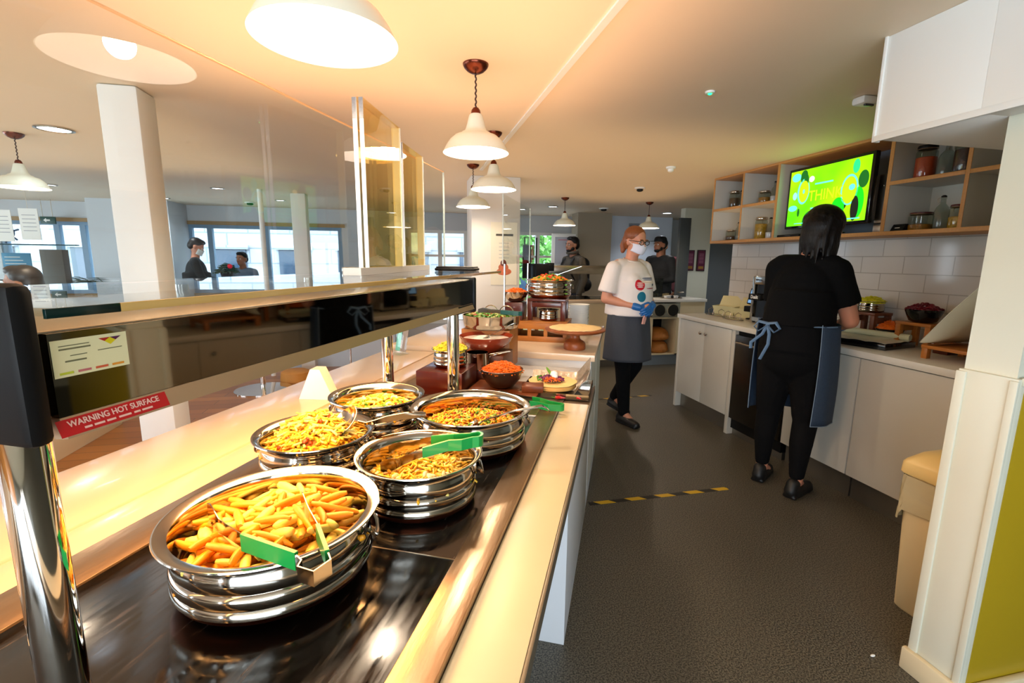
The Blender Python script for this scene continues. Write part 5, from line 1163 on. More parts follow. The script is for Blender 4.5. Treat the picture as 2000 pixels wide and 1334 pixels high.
# ---------------------------------------------------------------- woman in the white t-shirt, walking towards us
W1 = person('woman in white printed t-shirt, face mask and grey apron, hands together, walking', 1.92, 3.92, 158)
b = MB(); kh = 1.0
Hc = (0, .045, 1.615)
P1h, q1h = head_parts(b, Hc, 1.04, 0.0, radians(-12))
b.cap((0, .0, 1.42), (0, .028, 1.55), .056, .054); b.cap((-.14, -.01, 1.41), (.14, -.01, 1.41), .055, .055); b.ell((0, .01, 1.25), (.165, .115, .20)); b.ell((0, .0, 1.02), (.165, .125, .16)); b.ell((0, .01, .90), (.175, .125, .12))
RS, RE, RW = (.195, -.01, 1.385), (.255, -.03, 1.12), (.085, .20, 1.055)
LS, LE, LW = (-.195, -.01, 1.385), (-.250, .0, 1.12), (-.055, .225, 1.065)
for S, E_, W_ in ((RS, RE, RW), (LS, LE, LW)): b.cap(S, E_, .056, .044); b.cap(E_, W_, .044, .028)
for s, kn, an in ((1, (.095, .06, .50), (.10, .10, .10)), (-1, (-.095, .03, .50), (-.10, -.20, .14))):
    b.cap((s * .09, 0, .90), kn, .085, .055); b.cap(kn, an, .054, .036); b.cap(an, (an[0], an[1] + .10, an[2] - .06), .034, .028)
hand(b, RW, (-.85, .45, -.35), (.3, .8, .3), 1, .95, .45); hand(b, LW, (.85, .30, -.35), (-.3, .8, .3), -1, .95, .45)
body1 = blob('body', b, .0085, M_skin, W1, 3)
face(W1, P1h, q1h, 1.04, mask=True, glasses=True, brows=M_hairg)
f = MB()
for S, E_ in ((RS, RE), (LS, LE)):
    S, E_ = Vector(S), Vector(E_); m_ = S.lerp(E_, .80); f.cap(S + Vector((0, 0, -.005)), S.lerp(E_, .3), .070, .075); f.cyl(S.lerp(E_, .2), m_, .074, .088)
f.cap((-.13, -.01, 1.405), (.13, -.01, 1.405), .064, .064); f.ell((0, .01, 1.27), (.200, .150, .19)); f.cyl((0, .005, .975), (0, .01, 1.27), .212, .195, 30); f.ell((-.07, .085, 1.27), (.085, .085, .085)); f.ell((.07, .085, 1.27), (.085, .085, .085)); f.ell((0, .03, 1.10), (.205, .17, .15))
shirt = blob('t_shirt', f, .010, M_tee, W1, 5); 
f = MB(); f.tube([(.072 * cos(a), .012 + .066 * sin(a), 1.452 - .020 * sin(a)) for a in [2 * pi * k / 24 for k in range(24)]], .008, 8, True); f.build('collar', M_tee, shirt, 180)
# printing on the shirt front
def onfront(xx, zz, y0=.20): return (xx, y0, zz)
from mathutils.bvhtree import BVHTree
def wrap_print(ob, parent, polys, m, name, off=.0015):
    me = ob.data; bv = BVHTree.FromPolygons([v.co.copy() for v in me.vertices], [tuple(p.vertices) for p in me.polygons])
    g = MB()
    for cx, cz, rx, rz in polys:
        nu, nv = 18, 6
        rows = []
        for i in range(nv + 1):
            row = []
            for j in range(nu):
                a = 2 * pi * j / nu; x = cx + rx * (i / nv) * cos(a); z = cz + rz * (i / nv) * sin(a)
                h = bv.ray_cast(Vector((x, .6, z)), Vector((0, -1, 0)))
                y = h[0].y if h[0] is not None else .15
                row.append(g.bm.verts.new((x, y + off, z)))
            rows.append(row)
        for i in range(nv):
            for j in range(nu):
                try: g.bm.faces.new((rows[i][j], rows[i][(j + 1) % nu], rows[i + 1][(j + 1) % nu], rows[i + 1][j]))
                except ValueError: pass
    return g.build(name, m, parent, 180)
wrap_print(shirt, shirt, [(.075, 1.245, .042, .046)], mat('print red', (200, 20, 44), .6), 'red_badge')
wrap_print(shirt, shirt, [(.060, 1.145, .040, .044)], mat('print teal', (16, 110, 140), .6), 'blue_badge')
wrap_print(shirt, shirt, [(.075, 1.262, .026, .004), (.075, 1.246, .030, .004), (.075, 1.230, .024, .004)], M_paper, 'badge_print', .0026)
wrap_print(shirt, shirt, [(-.060, 1.300, .080, .006), (-.050, 1.286, .060, .004), (-.085, 1.245, .022, .010)], mat('print grey', (90, 96, 120), .6), 'chest_print')
wrap_print(shirt, shirt, [(-.045, 1.215, .060, .004)], mat('print red line', (170, 40, 60), .6), 'red_line_print')
f = MB(); f.cap(RE, RW, .0, .0) if False else None
f = MB(); hand(f, RW, (-.85, .45, -.35), (.3, .8, .3), 1, 1.03, .45); f.cap(Vector(RW) + (Vector(RE) - Vector(RW)) * .16, RW, .034, .030); blob('glove', f, .0045, M_glove, W1, 1)
f = MB(); hand(f, LW, (.85, .30, -.35), (-.3, .8, .3), -1, 1.03, .45); f.cap(Vector(LW) + (Vector(LE) - Vector(LW)) * .16, LW, .034, .030); blob('glove', f, .0045, M_glove, W1, 1)
f = MB()
for s, kn, an in ((1, (.095, .06, .50), (.10, .10, .11)), (-1, (-.095, .03, .50), (-.10, -.20, .15))): f.cap((s * .085, 0, .88), kn, .100, .070); f.cap(kn, an, .070, .052)
f.ell((0, 0, .91), (.19, .14, .17)); f.ell((0, 0, .78), (.11, .09, .08)); blob('trousers', f, .010, M_jean, W1, 3)
f = MB()
def apr(u, v):
    a = (u - .5) * 4.3; z = 1.005 - .43 * v; rx = .205 + .02 * v + .004 * sin(a * 9 + v * 3); ry = .155 + .055 * v + .006 * sin(a * 7)
    return (rx * sin(a), ry * cos(a) + .01, z)
f.grid(apr, 48, 16, .004); f.build('apron', M_apron, W1, 180)
f = MB()
for k in range(3): f.tube([(.02 + .012 * k, .215 + .01 * k, 1.01), (.03 + .014 * k, .228, .96), (.045 + .01 * k, .226, .915)], .008, 8)
f.build('apron_strings', mat('pink tie', (206, 150, 138), .6), W1)
f = MB(); f.ell(P1h(0, -.022, .045), (.088, .098, .084), q1h); f.ell(P1h(0, -.06, .0), (.078, .062, .085), q1h); hb = MB()
hair1 = blob('hair', f, .008, M_hairg, W1, 3)
f = MB(); f.cap(P1h(0, -.11, .01), P1h(.0, -.118, -.06), .030, .036); f.cap(P1h(0, -.118, -.06), P1h(.01, -.11, -.105), .034, .020); blob('ponytail', f, .008, M_hairg, hair1, 2)
f = MB(); f.grid(lambda u, v: P1h((u - .5) * .135, .108 - .075 * (abs(u - .5) * 2) ** 2.2 - .012 * (2 * v - 1) ** 2 + .012 * (1 - v), -.012 - .083 * v * (1 - .25 * (2 * u - 1) ** 2)), 16, 8, .003); mk = f.build('face_mask', mat('white mask', (224, 224, 240), .8), W1, 180)
f = MB()
for s in (-1, 1): f.tube([P1h(s * .066, .035, -.02), P1h(s * .080, -.005, .0), P1h(s * .083, -.03, .004)], .0016, 5)
f.build('ear_loops', M_paper, mk)
shoe(W1, .10, .11, 0.0, radians(-4)); shoe(W1, -.10, -.20, .028, radians(4), pitch=radians(-12))

# ---------------------------------------------------------------- woman in black working at the worktop, seen from behind
W2 = person('woman in black t-shirt and denim apron seen from behind, preparing food at the worktop', 2.345, 2.46, 62)
b = MB()
P2h, q2h = head_parts(b, (.052, .100, 1.645), 1.08, radians(-26), radians(-26))
b.cap((0, .045, 1.44), (.022, .085, 1.58), .060, .056); b.cap((-.14, .03, 1.43), (.14, .03, 1.43), .060, .060); b.ell((0, .03, 1.24), (.175, .125, .20)); b.ell((0, .0, 1.02), (.17, .13, .16)); b.ell((0, -.01, .90), (.185, .14, .13))
RS, RE, RW = (.168, .03, 1.405), (.236, .125, 1.11), (.120, .340, 1.045)
LS, LE, LW = (-.158, .03, 1.405), (-.185, .13, 1.11), (-.05, .36, 1.04)
for S, E_, W_ in ((RS, RE, RW), (LS, LE, LW)): b.cap(S, E_, .062, .047); b.cap(E_, W_, .048, .030)
fR, fL = (.11, -.06, .09), (-.13, .02, .09)
for s, kn, an in ((1, (.105, .0, .50), fR), (-1, (-.12, .02, .50), fL)):
    b.cap((s * .095, -.01, .90), kn, .095, .062); b.cap(kn, an, .060, .036); b.cap(an, (an[0], an[1] + .10, an[2] - .05), .034, .028)
hand(b, RW, (-.6, .75, -.15), (0, 0, 1), 1, .95, .55); hand(b, LW, (.5, .8, -.15), (0, 0, 1), -1, .95, .55)
blob('body', b, .0085, M_skin, W2, 3)
face(W2, P2h, q2h, 1.06, mask=True)
f = MB()
for S, E_ in ((RS, RE), (LS, LE)):
    S, E_ = Vector(S), Vector(E_); m_ = S.lerp(E_, .66); f.cap(S, S.lerp(E_, .3), .074, .074); f.cyl(S.lerp(E_, .2), m_, .072, .080)
f.cap((-.13, .03, 1.43), (.13, .03, 1.43), .070, .070); f.ell((0, .03, 1.28), (.184, .152, .20)); f.cyl((0, -.005, 1.055), (0, .02, 1.27), .200, .184, 30); f.ell((0, .06, 1.22), (.18, .14, .14)); f.ell((0, .0, 1.16), (.200, .165, .12))
sh2 = blob('t_shirt', f, .010, M_btee, W2, 4)
for W_, E_, d_, sd in ((RW, RE, (-.6, .75, -.15), 1), (LW, LE, (.5, .8, -.15), -1)):
    f = MB(); hand(f, W_, d_, (0, 0, 1), sd, 1.03, .55); f.cap(Vector(W_) + (Vector(E_) - Vector(W_)) * .25, W_, .040, .032); blob('glove', f, .0045, M_glove, W2, 1)
f = MB()
for s, kn, an in ((1, (.105, .0, .50), (.108, -.056, .135)), (-1, (-.12, .02, .50), (-.13, .02, .135))): f.cap((s * .090, -.01, .86), kn, .122, .080); f.cap(kn, (kn[0] * .6 + an[0] * .4, kn[1] * .6 + an[1] * .4 - .02, .34), .072, .066); f.cap((kn[0] * .6 + an[0] * .4, kn[1] * .6 + an[1] * .4 - .02, .34), an, .066, .044)
f.ell((0, -.02, .91), (.208, .168, .19)); f.cyl((0, -.01, .92), (0, -.005, 1.13), .196, .182, 26); f.ell((0, -.01, .78), (.12, .10, .09)); blob('trousers', f, .010, M_jean, W2, 3)
f = MB()
def apr2(u, v):
    a = -1.8 + u * 4.1; z = 1.088 - .60 * v; rx = .222 + .01 * sin(v * 3) + .012 * v + .004 * sin(a * 9 + v * 3); ry = .182 + .03 * v
    return (rx * sin(a), ry * cos(a), z)
f.grid(apr2, 44, 16, .004); ap2 = f.build('apron', M_bden, W2, 180)
f = MB()
for uu in (0.0, 1.0): f.tube([Vector(apr2(uu, v / 12)) * 1.006 for v in range(13)], .0022, 6)
f.tube([Vector(apr2(u / 30, 1)) * 1.004 for u in range(31)], .0022, 6); f.build('stitched_hem', mat('pale stitching', (120, 140, 160), .7), ap2)
f = MB(); f.tube([(.222 * sin(a), .18 * cos(a), 1.082) for a in [1.75 + k * (2 * pi - 3.5) / 16 for k in range(17)]], .004, 6)
bx, by = -.10, -.195
for sg in (-1, 1):
    f.tube([(bx, by, 1.083), (bx + sg * .05, by - .012, 1.093), (bx + sg * .075, by - .012, 1.058), (bx + sg * .045, by - .014, 1.033), (bx, by - .006, 1.073)], .011, 8, flat=.35)
    f.tube([(bx, by, 1.078), (bx + sg * .02, by - .015, 1.018), (bx + sg * .05 - .03, by - .02, .958), (bx + sg * .03 - .05, by - .018, 0.89 - .03 * sg)], .010, 8, flat=.35)
f.build('apron_bow', mat('washed denim', (92, 118, 146), .8, var=.2, vscale=60), ap2)
f = MB(); f.ell(P2h(0, -.022, .040), (.104, .114, .098), q2h); f.ell((.045, .04, 1.60), (.098, .075, .13)); f.ell((.045, .065, 1.66), (.104, .10, .10))
rh = random.Random(11)
for i in range(64):
    an = radians(-122) + radians(244) * (i % 32) / 31; ly = rh.uniform(.0, .05); c = P2h((.092 - ly * .3) * sin(an), -.03 - (.082 - ly * .3) * cos(an), .03)
    L = rh.uniform(.20, .30) * (1.0 if abs(an) < 1.6 else .85); e = Vector((c.x * 1.0 + rh.uniform(-.022, .022), c.y - .03 + rh.uniform(-.02, .015), c.z - L)); m_ = c.lerp(e, .5) + Vector((rh.uniform(-.01, .01), rh.uniform(-.012, .004), 0))
    f.cap(c, m_, .021, .016, 9); f.cap(m_, e, .016, .003, 9)
blob('hair', f, .005, M_hairb, W2, 2)
f = MB(); f.grid(lambda u, v: P2h((u - .5) * .135, .108 - .075 * (abs(u - .5) * 2) ** 2.2 - .012 * (2 * v - 1) ** 2 + .012 * (1 - v), -.012 - .083 * v * (1 - .25 * (2 * u - 1) ** 2)), 16, 8, .003); f.build('face_mask', mat('patterned mask', (186, 176, 160), .8, var=.3, vscale=80), W2, 180)
shoe(W2, .11, -.06, 0, radians(-6)); shoe(W2, -.13, .02, 0, radians(6))

# ---------------------------------------------------------------- people farther away
def simple_person(label, x, y, az, H, top_m, leg_m, hair_m, skin_m, pose='stand', cap_=None, jacket='jacket', beard=False, k=1.0, z=0.0, headturn=0.0, headpitch=0.0, logo=None, bag=False, ear=False, mask=False):
    t = person(label, x, y, az, z); s = H / 1.75
    dz = .44 if pose == 'sit' else 0.0
    V_ = lambda a, b, c: Vector((a * s, b * s, (c - dz) * s))
    b = MB(); Ph, qh = head_parts(b, V_(0, .03, 1.645), 1.04 * s, headturn, headpitch)
    b.cap(V_(0, 0, 1.46), V_(0, .02, 1.58), .058 * s, .055 * s); b.cap(V_(-.15, 0, 1.44), V_(.15, 0, 1.44), .055 * s, .055 * s); b.ell(V_(0, 0, 1.26), (.16 * s, .11 * s, .22 * s)); b.ell(V_(0, 0, .98), (.155 * s, .115 * s, .16 * s))
    if pose == 'stand': arms = [((.20, 0, 1.42), (.25, -.03, 1.14), (.24, .06, .90)), ((-.20, 0, 1.42), (-.25, -.03, 1.14), (-.24, .06, .90))]
    elif pose == 'reach': arms = [((.20, 0, 1.42), (.24, .08, 1.16), (.10, .33, 1.13)), ((-.20, 0, 1.42), (-.24, .08, 1.16), (-.10, .33, 1.13))]
    else: arms = [((.20, 0, 1.42), (.25, .0, 1.14), (.08, .22, 1.12)), ((-.20, 0, 1.42), (-.25, .0, 1.14), (-.08, .22, 1.12))]
    for S, E_, W_ in arms:
        S, E_, W_ = V_(*S), V_(*E_), V_(*W_); b.cap(S, E_, .052 * s, .042 * s); b.cap(E_, W_, .042 * s, .028 * s)
        hand(b, W_, (W_ - E_) if pose != 'stand' else (0, .1, -1), (0, 0, 1) if pose != 'stand' else (0, 1, 0), 1 if S.x > 0 else -1, .95 * s, .4)
    legs = [((.09, 0, .92), (.10, .03, .50), (.10, 0, .09)), ((-.09, 0, .92), (-.10, .03, .50), (-.10, -.05, .09))]
    if pose == 'sit': legs = [((.09, 0, .92), (.11, .42, .93), (.11, .42, .53)), ((-.09, 0, .92), (-.11, .42, .93), (-.11, .42, .53))]
    for A, K_, F_ in legs:
        A, K_, F_ = V_(*A), V_(*K_), V_(*F_); b.cap(A, K_, .085 * s, .056 * s); b.cap(K_, F_, .055 * s, .036 * s)
    blob('body', b, .010, skin_m, t, 3); face(t, Ph, qh, 1.04 * s, brows=hair_m, mask=mask)
    f = MB()
    for S, E_, W_ in arms:
        S, E_, W_ = V_(*S), V_(*E_), V_(*W_); f.cap(S, E_, .066 * s, .056 * s); f.cap(E_, E_.lerp(W_, .88), .056 * s, .044 * s)
    f.cap(V_(-.14, 0, 1.43), V_(.14, 0, 1.43), .068 * s, .068 * s); f.ell(V_(0, 0, 1.27), (.195 * s, .14 * s, .21 * s)); f.cyl(V_(0, 0, .93), V_(0, 0, 1.27), .19 * s, .185 * s, 26); f.ell(V_(0, .01, 1.08), (.19 * s, .145 * s, .15 * s))
    j = blob(jacket, f, .012, top_m, t, 4)
    f = MB()
    for A, K_, F_ in legs:
        A, K_, F_ = V_(*A), V_(*K_), V_(*F_); f.cap(A, K_, .10 * s, .075 * s); f.cap(K_, F_, .072 * s, .056 * s)
    f.ell(V_(0, 0, .93), (.175 * s, .13 * s, .12 * s)); blob('trousers', f, .012, leg_m, t, 3)
    f = MB(); f.ell(Ph(0, -.022, .047), (.086 * s, .096 * s, .084 * s), qh); f.ell(Ph(0, -.06, .0), (.078 * s, .058 * s, .07 * s), qh); f.ell(Ph(0, .03, .09), (.065 * s, .055 * s, .035 * s), qh)
    h_ = blob('hair', f, .009, hair_m, t, 2)
    if beard: f = MB(); f.ell(Ph(0, .052, -.078), (.044 * s, .042 * s, .034 * s), qh); f.ell(Ph(-.045, .02, -.052), (.022 * s, .035 * s, .034 * s), qh); f.ell(Ph(.045, .02, -.052), (.022 * s, .035 * s, .034 * s), qh); blob('beard', f, .009, hair_m, t, 2)
    if mask: f = MB(); f.grid(lambda u, v: Ph((u - .5) * .135, .108 - .075 * (abs(u - .5) * 2) ** 2.2, -.012 - .083 * v), 12, 6, .003); f.build('face_mask', M_paper, t, 180)
    if cap_:
        f = MB(); f.lathe([(.094 * s, 0), (.096 * s, .02 * s), (.088 * s, .055 * s), (.06 * s, .082 * s), (.02 * s, .092 * s), (0, .093 * s)], 32, Ph(0, -.012, .045), qh); f.box(Ph(0, .115, .050), (.13 * s, .09 * s, .006 * s), .003, qh); f.build('baseball_cap', cap_, t)
    for sg, (A, K_, F_) in zip((1, -1), legs): shoe(t, F_[0] * s, F_[1] * s, 0, m=M_shoe)
    return t, j, V_, s, Ph
M_khaki = mat('dark khaki nylon', (58, 50, 38), .7, var=.2, vscale=12, bump=.4, bscale=30)
t, j, V_, s, Ph = simple_person('bearded man in khaki jacket with black backpack behind the far counter', 2.50, 7.06, -105, 1.78, M_khaki, mat('navy trousers', (20, 26, 40), .8), M_hairb, M_skinb, beard=True)
f = MB(); f.cap(V_(0, -.17, 1.10), V_(0, -.18, 1.36), .12, .11); f.cap(V_(.08, -.17, 1.05), V_(-.08, -.17, 1.05), .11, .11); bp = blob('backpack', f, .012, M_black, t, 3)
f = MB()
for sg in (-1, 1): f.tube([V_(sg * .10, -.12, 1.42), V_(sg * .11, -.02, 1.515), V_(sg * .12, .10, 1.42), V_(sg * .14, .16, 1.28), V_(sg * .16, .08, 1.12), V_(sg * .12, -.12, 1.06)], .018, 8, flat=.35)
f.build('strap', M_black, bp, 180)
f = MB(); f.tube([V_(.085 * cos(a), .02 + .075 * sin(a), 1.535 - .01 * sin(a)) for a in [2 * pi * k / 20 for k in range(20)]], .022, 8, True); f.build('hood', M_khaki, j, 180)
t, j, V_, s, Ph = simple_person('bearded man in black cap and black sweatshirt behind the far counter', 3.86, 6.86, -110, 1.80, mat('black sweatshirt', (14, 18, 24), .8, bump=.3, bscale=30), mat('beige trousers', (150, 132, 90), .8), M_hairb, M_skinb, pose='fold', cap_=M_black, beard=True, jacket='sweatshirt')
text_mesh('chest_letter', 'K', .16, M_paper, j, .001, loc=tuple(V_(.19, .10, 1.30)), rot=(pi / 2, 0, pi * .5 + .5), bold=.002)
simple_person('man in dark red top half hidden beside the dark grey door', 4.28, 7.55, -140, 1.80, mat('dark red knit', (70, 14, 18), .8), M_jean, M_hairb, M_skinb)
t, j, V_, s, Ph = simple_person('dark-haired man in black shirt with mask leaning over the white counter at the left', -2.98, 7.70, 72, 1.68, mat('faded black shirt', (26, 30, 34), .8, bump=.3), M_jean, mat('dark brown hair', (30, 24, 24), .45, var=.4), M_skin, pose='reach', headpitch=radians(-28), mask=True)
f = MB(); f.box(V_(0, .36, 1.22), (.10, .03, .14), .008); f.build('green_cloth', mat('cloth green', (40, 110, 80), .7), t)
simple_person('seated man with short dark hair, only his head showing at the far left', -2.70, 4.12, -98, 1.80, mat('grey blue shirt', (130, 140, 150), .8), M_jean, mat('dark brown hair', (30, 24, 24), .45, var=.4), M_skinb, pose='sit')
t, j, V_, s, Ph = simple_person('small figure in grey top beyond the white counter by the middle windows', -2.45, 8.0, 200, 1.50, mat('blue grey top', (90, 108, 128), .8), M_jean, M_hairb, M_skinb)
t = thing('flower_pot', 'dark potted shrub with a red bloom on the white counter', 'plant', (-2.35, 7.0, 1.1505))
f = MB(); f.lathe([(0, 0), (.06, 0), (.08, .10), (.07, .10), (0, .09)], 24); f.build('pot', M_black, t)
f = MB(); shreds(f, 160, .12, .12, (0, 0, .08), .08, .006, 1); f.build('foliage', mat('dark leaf', (30, 66, 50), .45, var=.3), t); t.children[-1]['kind'] = 'stuff'
f = MB(); f.ell((.07, -.08, .17), (.03, .03, .03)); f.build('red_bloom', mat('bloom red', (220, 20, 50), .5), t)

t = thing('bench', 'plain cream box bench under the seated man, its side seen below the warning label', 'bench', (-2.47, 3.45, 0)); f = MB(); f.bb(-.50, 0, 0, 1.13, 0, .345, .003); f.build('box', M_cream, t); f = MB(); f.bb(-.50, .006, -.005, 1.135, .3455, .372, .004); f.build('seat', M_oak, t)
# ================================================================== CUSTOMER SIDE AND FAR ROOM
M_glr = glass_pane('green glass', (200, 232, 232))
t = thing('reception_counter', 'long white counter with glossy top across the customer area by the windows', 'counter', (-4.6, 6.6, 0))
f = MB(); f.bb(0, 4.4, 0, .7, 0, 1.12); f.build('base', mat('pale blue panel', (196, 208, 222), .3), t)
f = MB(); f.bb(-.03, 4.43, -.03, .73, 1.121, 1.15, .003); f.build('worktop', mat('glossy white top', (220, 228, 238), .08), t)
t = thing('till_counter', 'white till counter with a glass top screen at the far left', 'counter', (-5.0, 5.15, 0))
f = MB(); f.bb(0, 1.9, 0, .4, 0, 1.05); f.build('base', mat('pale blue panel', (196, 208, 222), .3), t)
f = MB(); f.bb(.0, 2.0, .05, .056, 1.051, 1.53); f.build('glass_front', M_pane, t)
f = MB(); f.bb(-.05, 2.02, .03, .09, 1.531, 1.541, .001); f.build('dark_glass_edge', mat('dark teal edge', (20, 70, 84), .2), t)
t = thing('sign', 'small blue rectangular sign behind the glass at the far left', 'sign', (-3.50, 5.26, 1.33)); f = MB(); f.bb(-.11, .11, 0, .01, 0, .13, .002); f.build('panel', mat('sign blue', (50, 140, 190), .4), t)
f = MB()
for k in range(3): f.bb(-.09, .07 - .02 * k, -.001, 0, .03 + .03 * k, .036 + .03 * k)
f.build('text_lines', M_paper, t)
for x, z, lb in ((-4.10, 1.68, 'pale hanging notice at the left edge nearest the brass ornament'), (-3.86, 1.70, 'pale hanging notice between the ornament and the dark post')):
    t = thing('hanging_notice', lb, 'notice', (x, 6.05, z)); f = MB(); f.bb(-.085, .085, 0, .006, -.10, .22); f.build('sheet', M_paper, t)
    f = MB()
    for k in range(5): f.bb(-.06, .06, -.001, 0, .15 - k * .04, .156 - k * .04)
    f.build('text_lines', mat('grey print', (150, 156, 164), .6), t)
    f = MB(); f.cyl((0, .003, .22), (0, .003, CZ - z), .002); f.build('string', M_steel, t)
t = thing('wall_ornament', 'dark sun-shaped metal ornament in the far left window', 'ornament', (-5.55, 8.25, 1.75))
f = MB(); f.lathe([(.05, -.01), (.09, -.01), (.09, .01), (.05, .01), (.05, -.01)], 28, (0, 0, 0), Euler((pi / 2, 0, 0)))
for k in range(6):
    a = k * pi / 3 + .3; f.cyl((.09 * cos(a), 0, .09 * sin(a)), (.15 * cos(a), 0, .15 * sin(a)), .012)
f.build('body', mat('dark blue metal', (40, 66, 96), .4, metal=.5), t)
def palm(name, label, x, y, h, n, L, z0=0):
    t = thing(name, label, 'plant', (x, y, z0))
    f = MB(); f.lathe([(0, 0), (.14, 0), (.18, .35), (.17, .35), (.13, .32), (0, .32)], 28); f.build('pot', mat('pale pot', (180, 184, 190), .5), t)
    f = MB(); f.cyl((0, 0, .30), (0, 0, h * .55), .018, .012); f.build('stem', mat('brown stem', (70, 60, 40), .7), t)
    rg = random.Random(int(x * 100) + 5)
    for k in range(n):
        a = rg.random() * 2 * pi; el = rg.uniform(.2, 1.3); f = MB(); pts = []
        for i in range(9):
            s = i / 8 * L; pts.append(Vector((cos(a) * s * cos(el * (1 - .6 * i / 8)), sin(a) * s * cos(el * (1 - .6 * i / 8)), h * .55 + sin(el) * s - .5 * s * s * (1 - el * .5) / L)))
        f.tube(pts, .003, 5)
        for i in range(1, 9):
            p = pts[i]; tdir = (pts[i] - pts[i - 1]).normalized(); side = tdir.cross(Vector((0, 0, 1))).normalized()
            for sg in (-1, 1):
                for q in (0, .5):
                    c = p.lerp(pts[i - 1], q); e = c + side * sg * .11 + tdir * .07 - Vector((0, 0, .03)); w = tdir * .009
                    f.quad(c - w, c + w, e + w * .2, e - w * .2)
        f.build('frond', mat('dark leaf', (30, 66, 50), .45, var=.3), t, 0)
palm('potted_palm', 'potted palm seen between the dark post and the near column', -3.22, 6.12, 1.75, 16, .36)
palm('potted_palm', 'potted palm behind the seated head at the far left', -4.5, 6.0, 1.6, 14, .34)
t = thing('grey_post', 'wide dark grey pillar standing behind the glass at the far left', 'pillar', (-3.62, 5.95, 0)); f = MB(); f.bb(-.10, .10, -.05, .05, 0, 1.50, .003); f.build('panel', mat('warm grey board', (96, 92, 90), .5), t)
# bistro table seen under the heated shelf
t = thing('pedestal_table', 'round pedestal table with a chrome disc base on the wooden floor', 'table', (-1.60, 5.55, 0))
f = MB(); f.lathe([(0, 0), (.29, 0), (.29, .008), (.24, .018), (.05, .030), (0, .030)], 48); f.build('disc_base', M_chrome, t)
f = MB(); f.cyl((0, 0, .028), (0, 0, .70), .026); f.build('stem', M_chrome, t)
f = MB(); f.lathe([(0, .70), (.33, .70), (.34, .71), (.33, .725), (0, .725)], 48); f.build('tabletop', M_white, t)
t = thing('floor_sign_base', 'pale square stand base on the wooden floor beyond the round table', 'stand', (-.72, 6.0, 0)); f = MB(); f.bb(-.17, .17, -.13, .13, 0, .012, .003); f.build('base_plate', M_white, t); f = MB(); f.cyl((0, 0, .012), (0, 0, .95), .012); f.build('pole', M_chrome, t)
f = MB(); f.bb(-.12, .12, -.012, .0, .95, 1.15); f.build('display_frame', M_steel, t)
t = thing('seat_cushion', 'tan round stool seat behind the pedestal table', 'stool', (-1.35, 5.95, 0)); f = MB(); f.lathe([(0, 0), (.17, 0), (.17, .03), (.16, .10), (.12, .12), (0, .125)], 32); f.build('cushion', mat('tan weave', (206, 140, 60), .6, var=.2), t)
# poster on the white column
t = thing('column_poster', 'cream poster with dark headline and food picture on the white column', 'poster', (.915, 4.597, 1.50))
f = MB(); f.bb(-.13, .13, -.004, 0, -.30, .30); f.build('sheet', mat('cream poster', (232, 226, 206), .5), t)
f = MB(); f.bb(-.08, .09, -.0055, -.0045, .17, .19); f.build('headline', mat('dark print', (70, 66, 56), .6), t)
f = MB()
for k in range(5): f.bb(-.05, .05, -.0055, -.0045, .10 - k * .035, .104 - k * .035)
f.build('text_lines', mat('grey print', (150, 156, 164), .6), t)
f = MB(); f.m(mat('copper picture', (196, 104, 66), .5, var=.5, vscale=50)).ell((0, -.0052, -.17), (.075, .0012, .035)).ell((-.005, -.0052, -.13), (.05, .0012, .04)); f.m(mat('brown picture', (104, 48, 34), .5)).ell((-.005, -.0056, -.09), (.03, .0012, .035)); f.build('food_picture', None, t)
t = thing('menu_display', 'tall pale menu display board left of the man with the backpack', 'notice board', (2.46, 7.42, 0))
f = MB(); f.bb(-.20, .20, 0, .04, 1.33, 1.86, .006); f.build('frame', M_white, t); f = MB(); f.bb(-.15, .15, -.003, -.001, 1.38, 1.81); f.build('sheet', mat('grey menu', (178, 180, 190), .5), t); f = MB(); f.bb(-.05, .05, .0, .04, 0, 1.33); f.build('leg', M_steel, t)
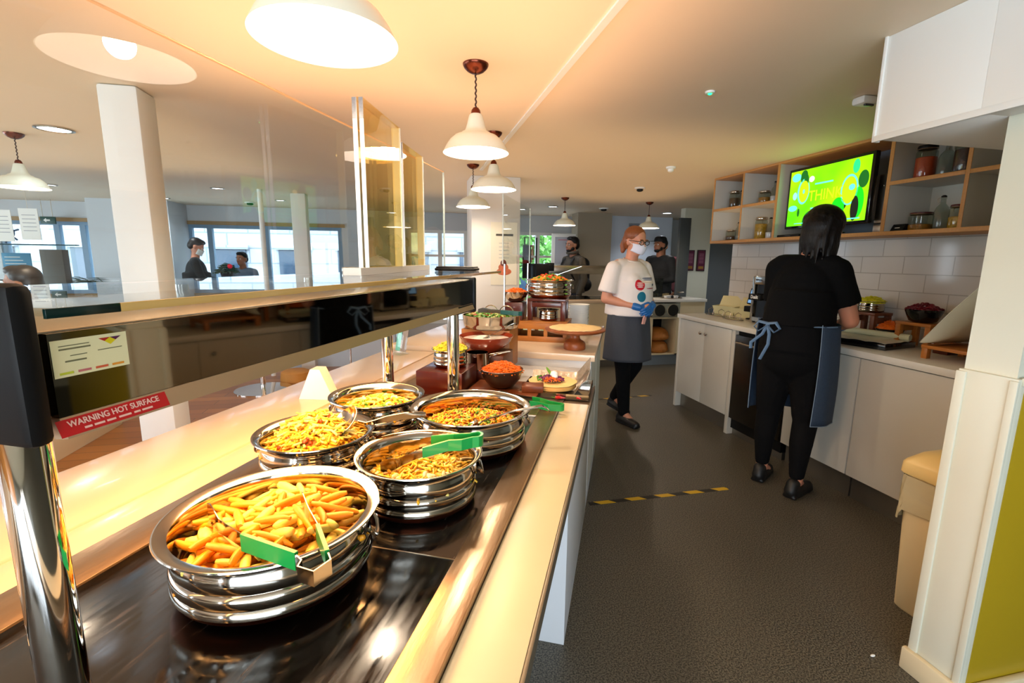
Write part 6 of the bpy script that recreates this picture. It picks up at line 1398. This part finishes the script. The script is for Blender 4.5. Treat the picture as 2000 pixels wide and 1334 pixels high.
f = MB(); f.bb(-.10, .08, -.0045, -.0035, 1.76, 1.77); f.build('red_line', mat('red print', (190, 90, 100), .5), t)
t = thing('metal_stand', 'slim black metal stand right of the white column', 'stand', (1.30, 5.0, 0)); f = MB(); f.tube([(-.08, 0, 1.42), (-.08, 0, 1.68), (.05, 0, 1.68), (.05, 0, .6)], .009, 8); f.bb(-.10, -.01, -.01, .01, 1.25, 1.60); f.build('frame', M_black, t)
f = MB(); f.lathe([(0, 0), (.16, 0), (.16, .015), (0, .02)], 28, (.05, 0, 0)); f.cyl((.05, 0, .02), (.05, 0, .62), .009); f.build('base', M_black, t)
# second glass screen in front of the column
t = cthing('glass_screen', 'clear glass screen standing on the second counter in front of the poster column', 'screen', 0, 0, 0)
f = MB(); B(f, .52, .526, 1.20, 2.05, 1.42, 1.84); f.build('pane', M_pane, t); f = MB(); B(f, .519, .527, 2.05, 2.054, 1.42, 1.84); B(f, .519, .527, 1.196, 1.2, 1.42, 1.84); f.build('end_edge', mat('pale glass edge', (190, 200, 196), .2), t)
for s in (1.25, 2.0): f = MB(); f.cyl((-.523, s, .9305), (-.523, s, 1.42), .006); f.build('leg', M_chrome, t)
t = thing('display_sign', 'blue and red display panel behind the shoulder of the woman in white', 'sign', (3.85, 7.2, 1.28)); f = MB(); f.bb(-.24, .24, 0, .02, -.16, .16, .003); f.m(mat('sign red', (190, 50, 60), .5)).bb(-.33, -.242, 0, .02, .06, .15, .003); f.build('panel', mat('bright sign blue', (60, 150, 200), .4), t); f = MB(); f.cyl((0, .01, -1.28), (0, .01, -.16), .012); f.build('stem', M_steel, t)
t = thing('wall_vent', 'grey square vent high on the bright back wall', 'vent', (3.95, 7.998, 1.93)); f = MB(); f.bb(-.10, .10, -.01, 0, -.17, .17, .002); f.build('frame', mat('grey vent', (140, 148, 160), .5), t)
for k in range(6): f = MB(); f.bb(-.085, .085, -.016, -.0105, -.14 + k * .05, -.115 + k * .05); f.build('louvre', mat('grey louvre', (110, 118, 130), .5), t)
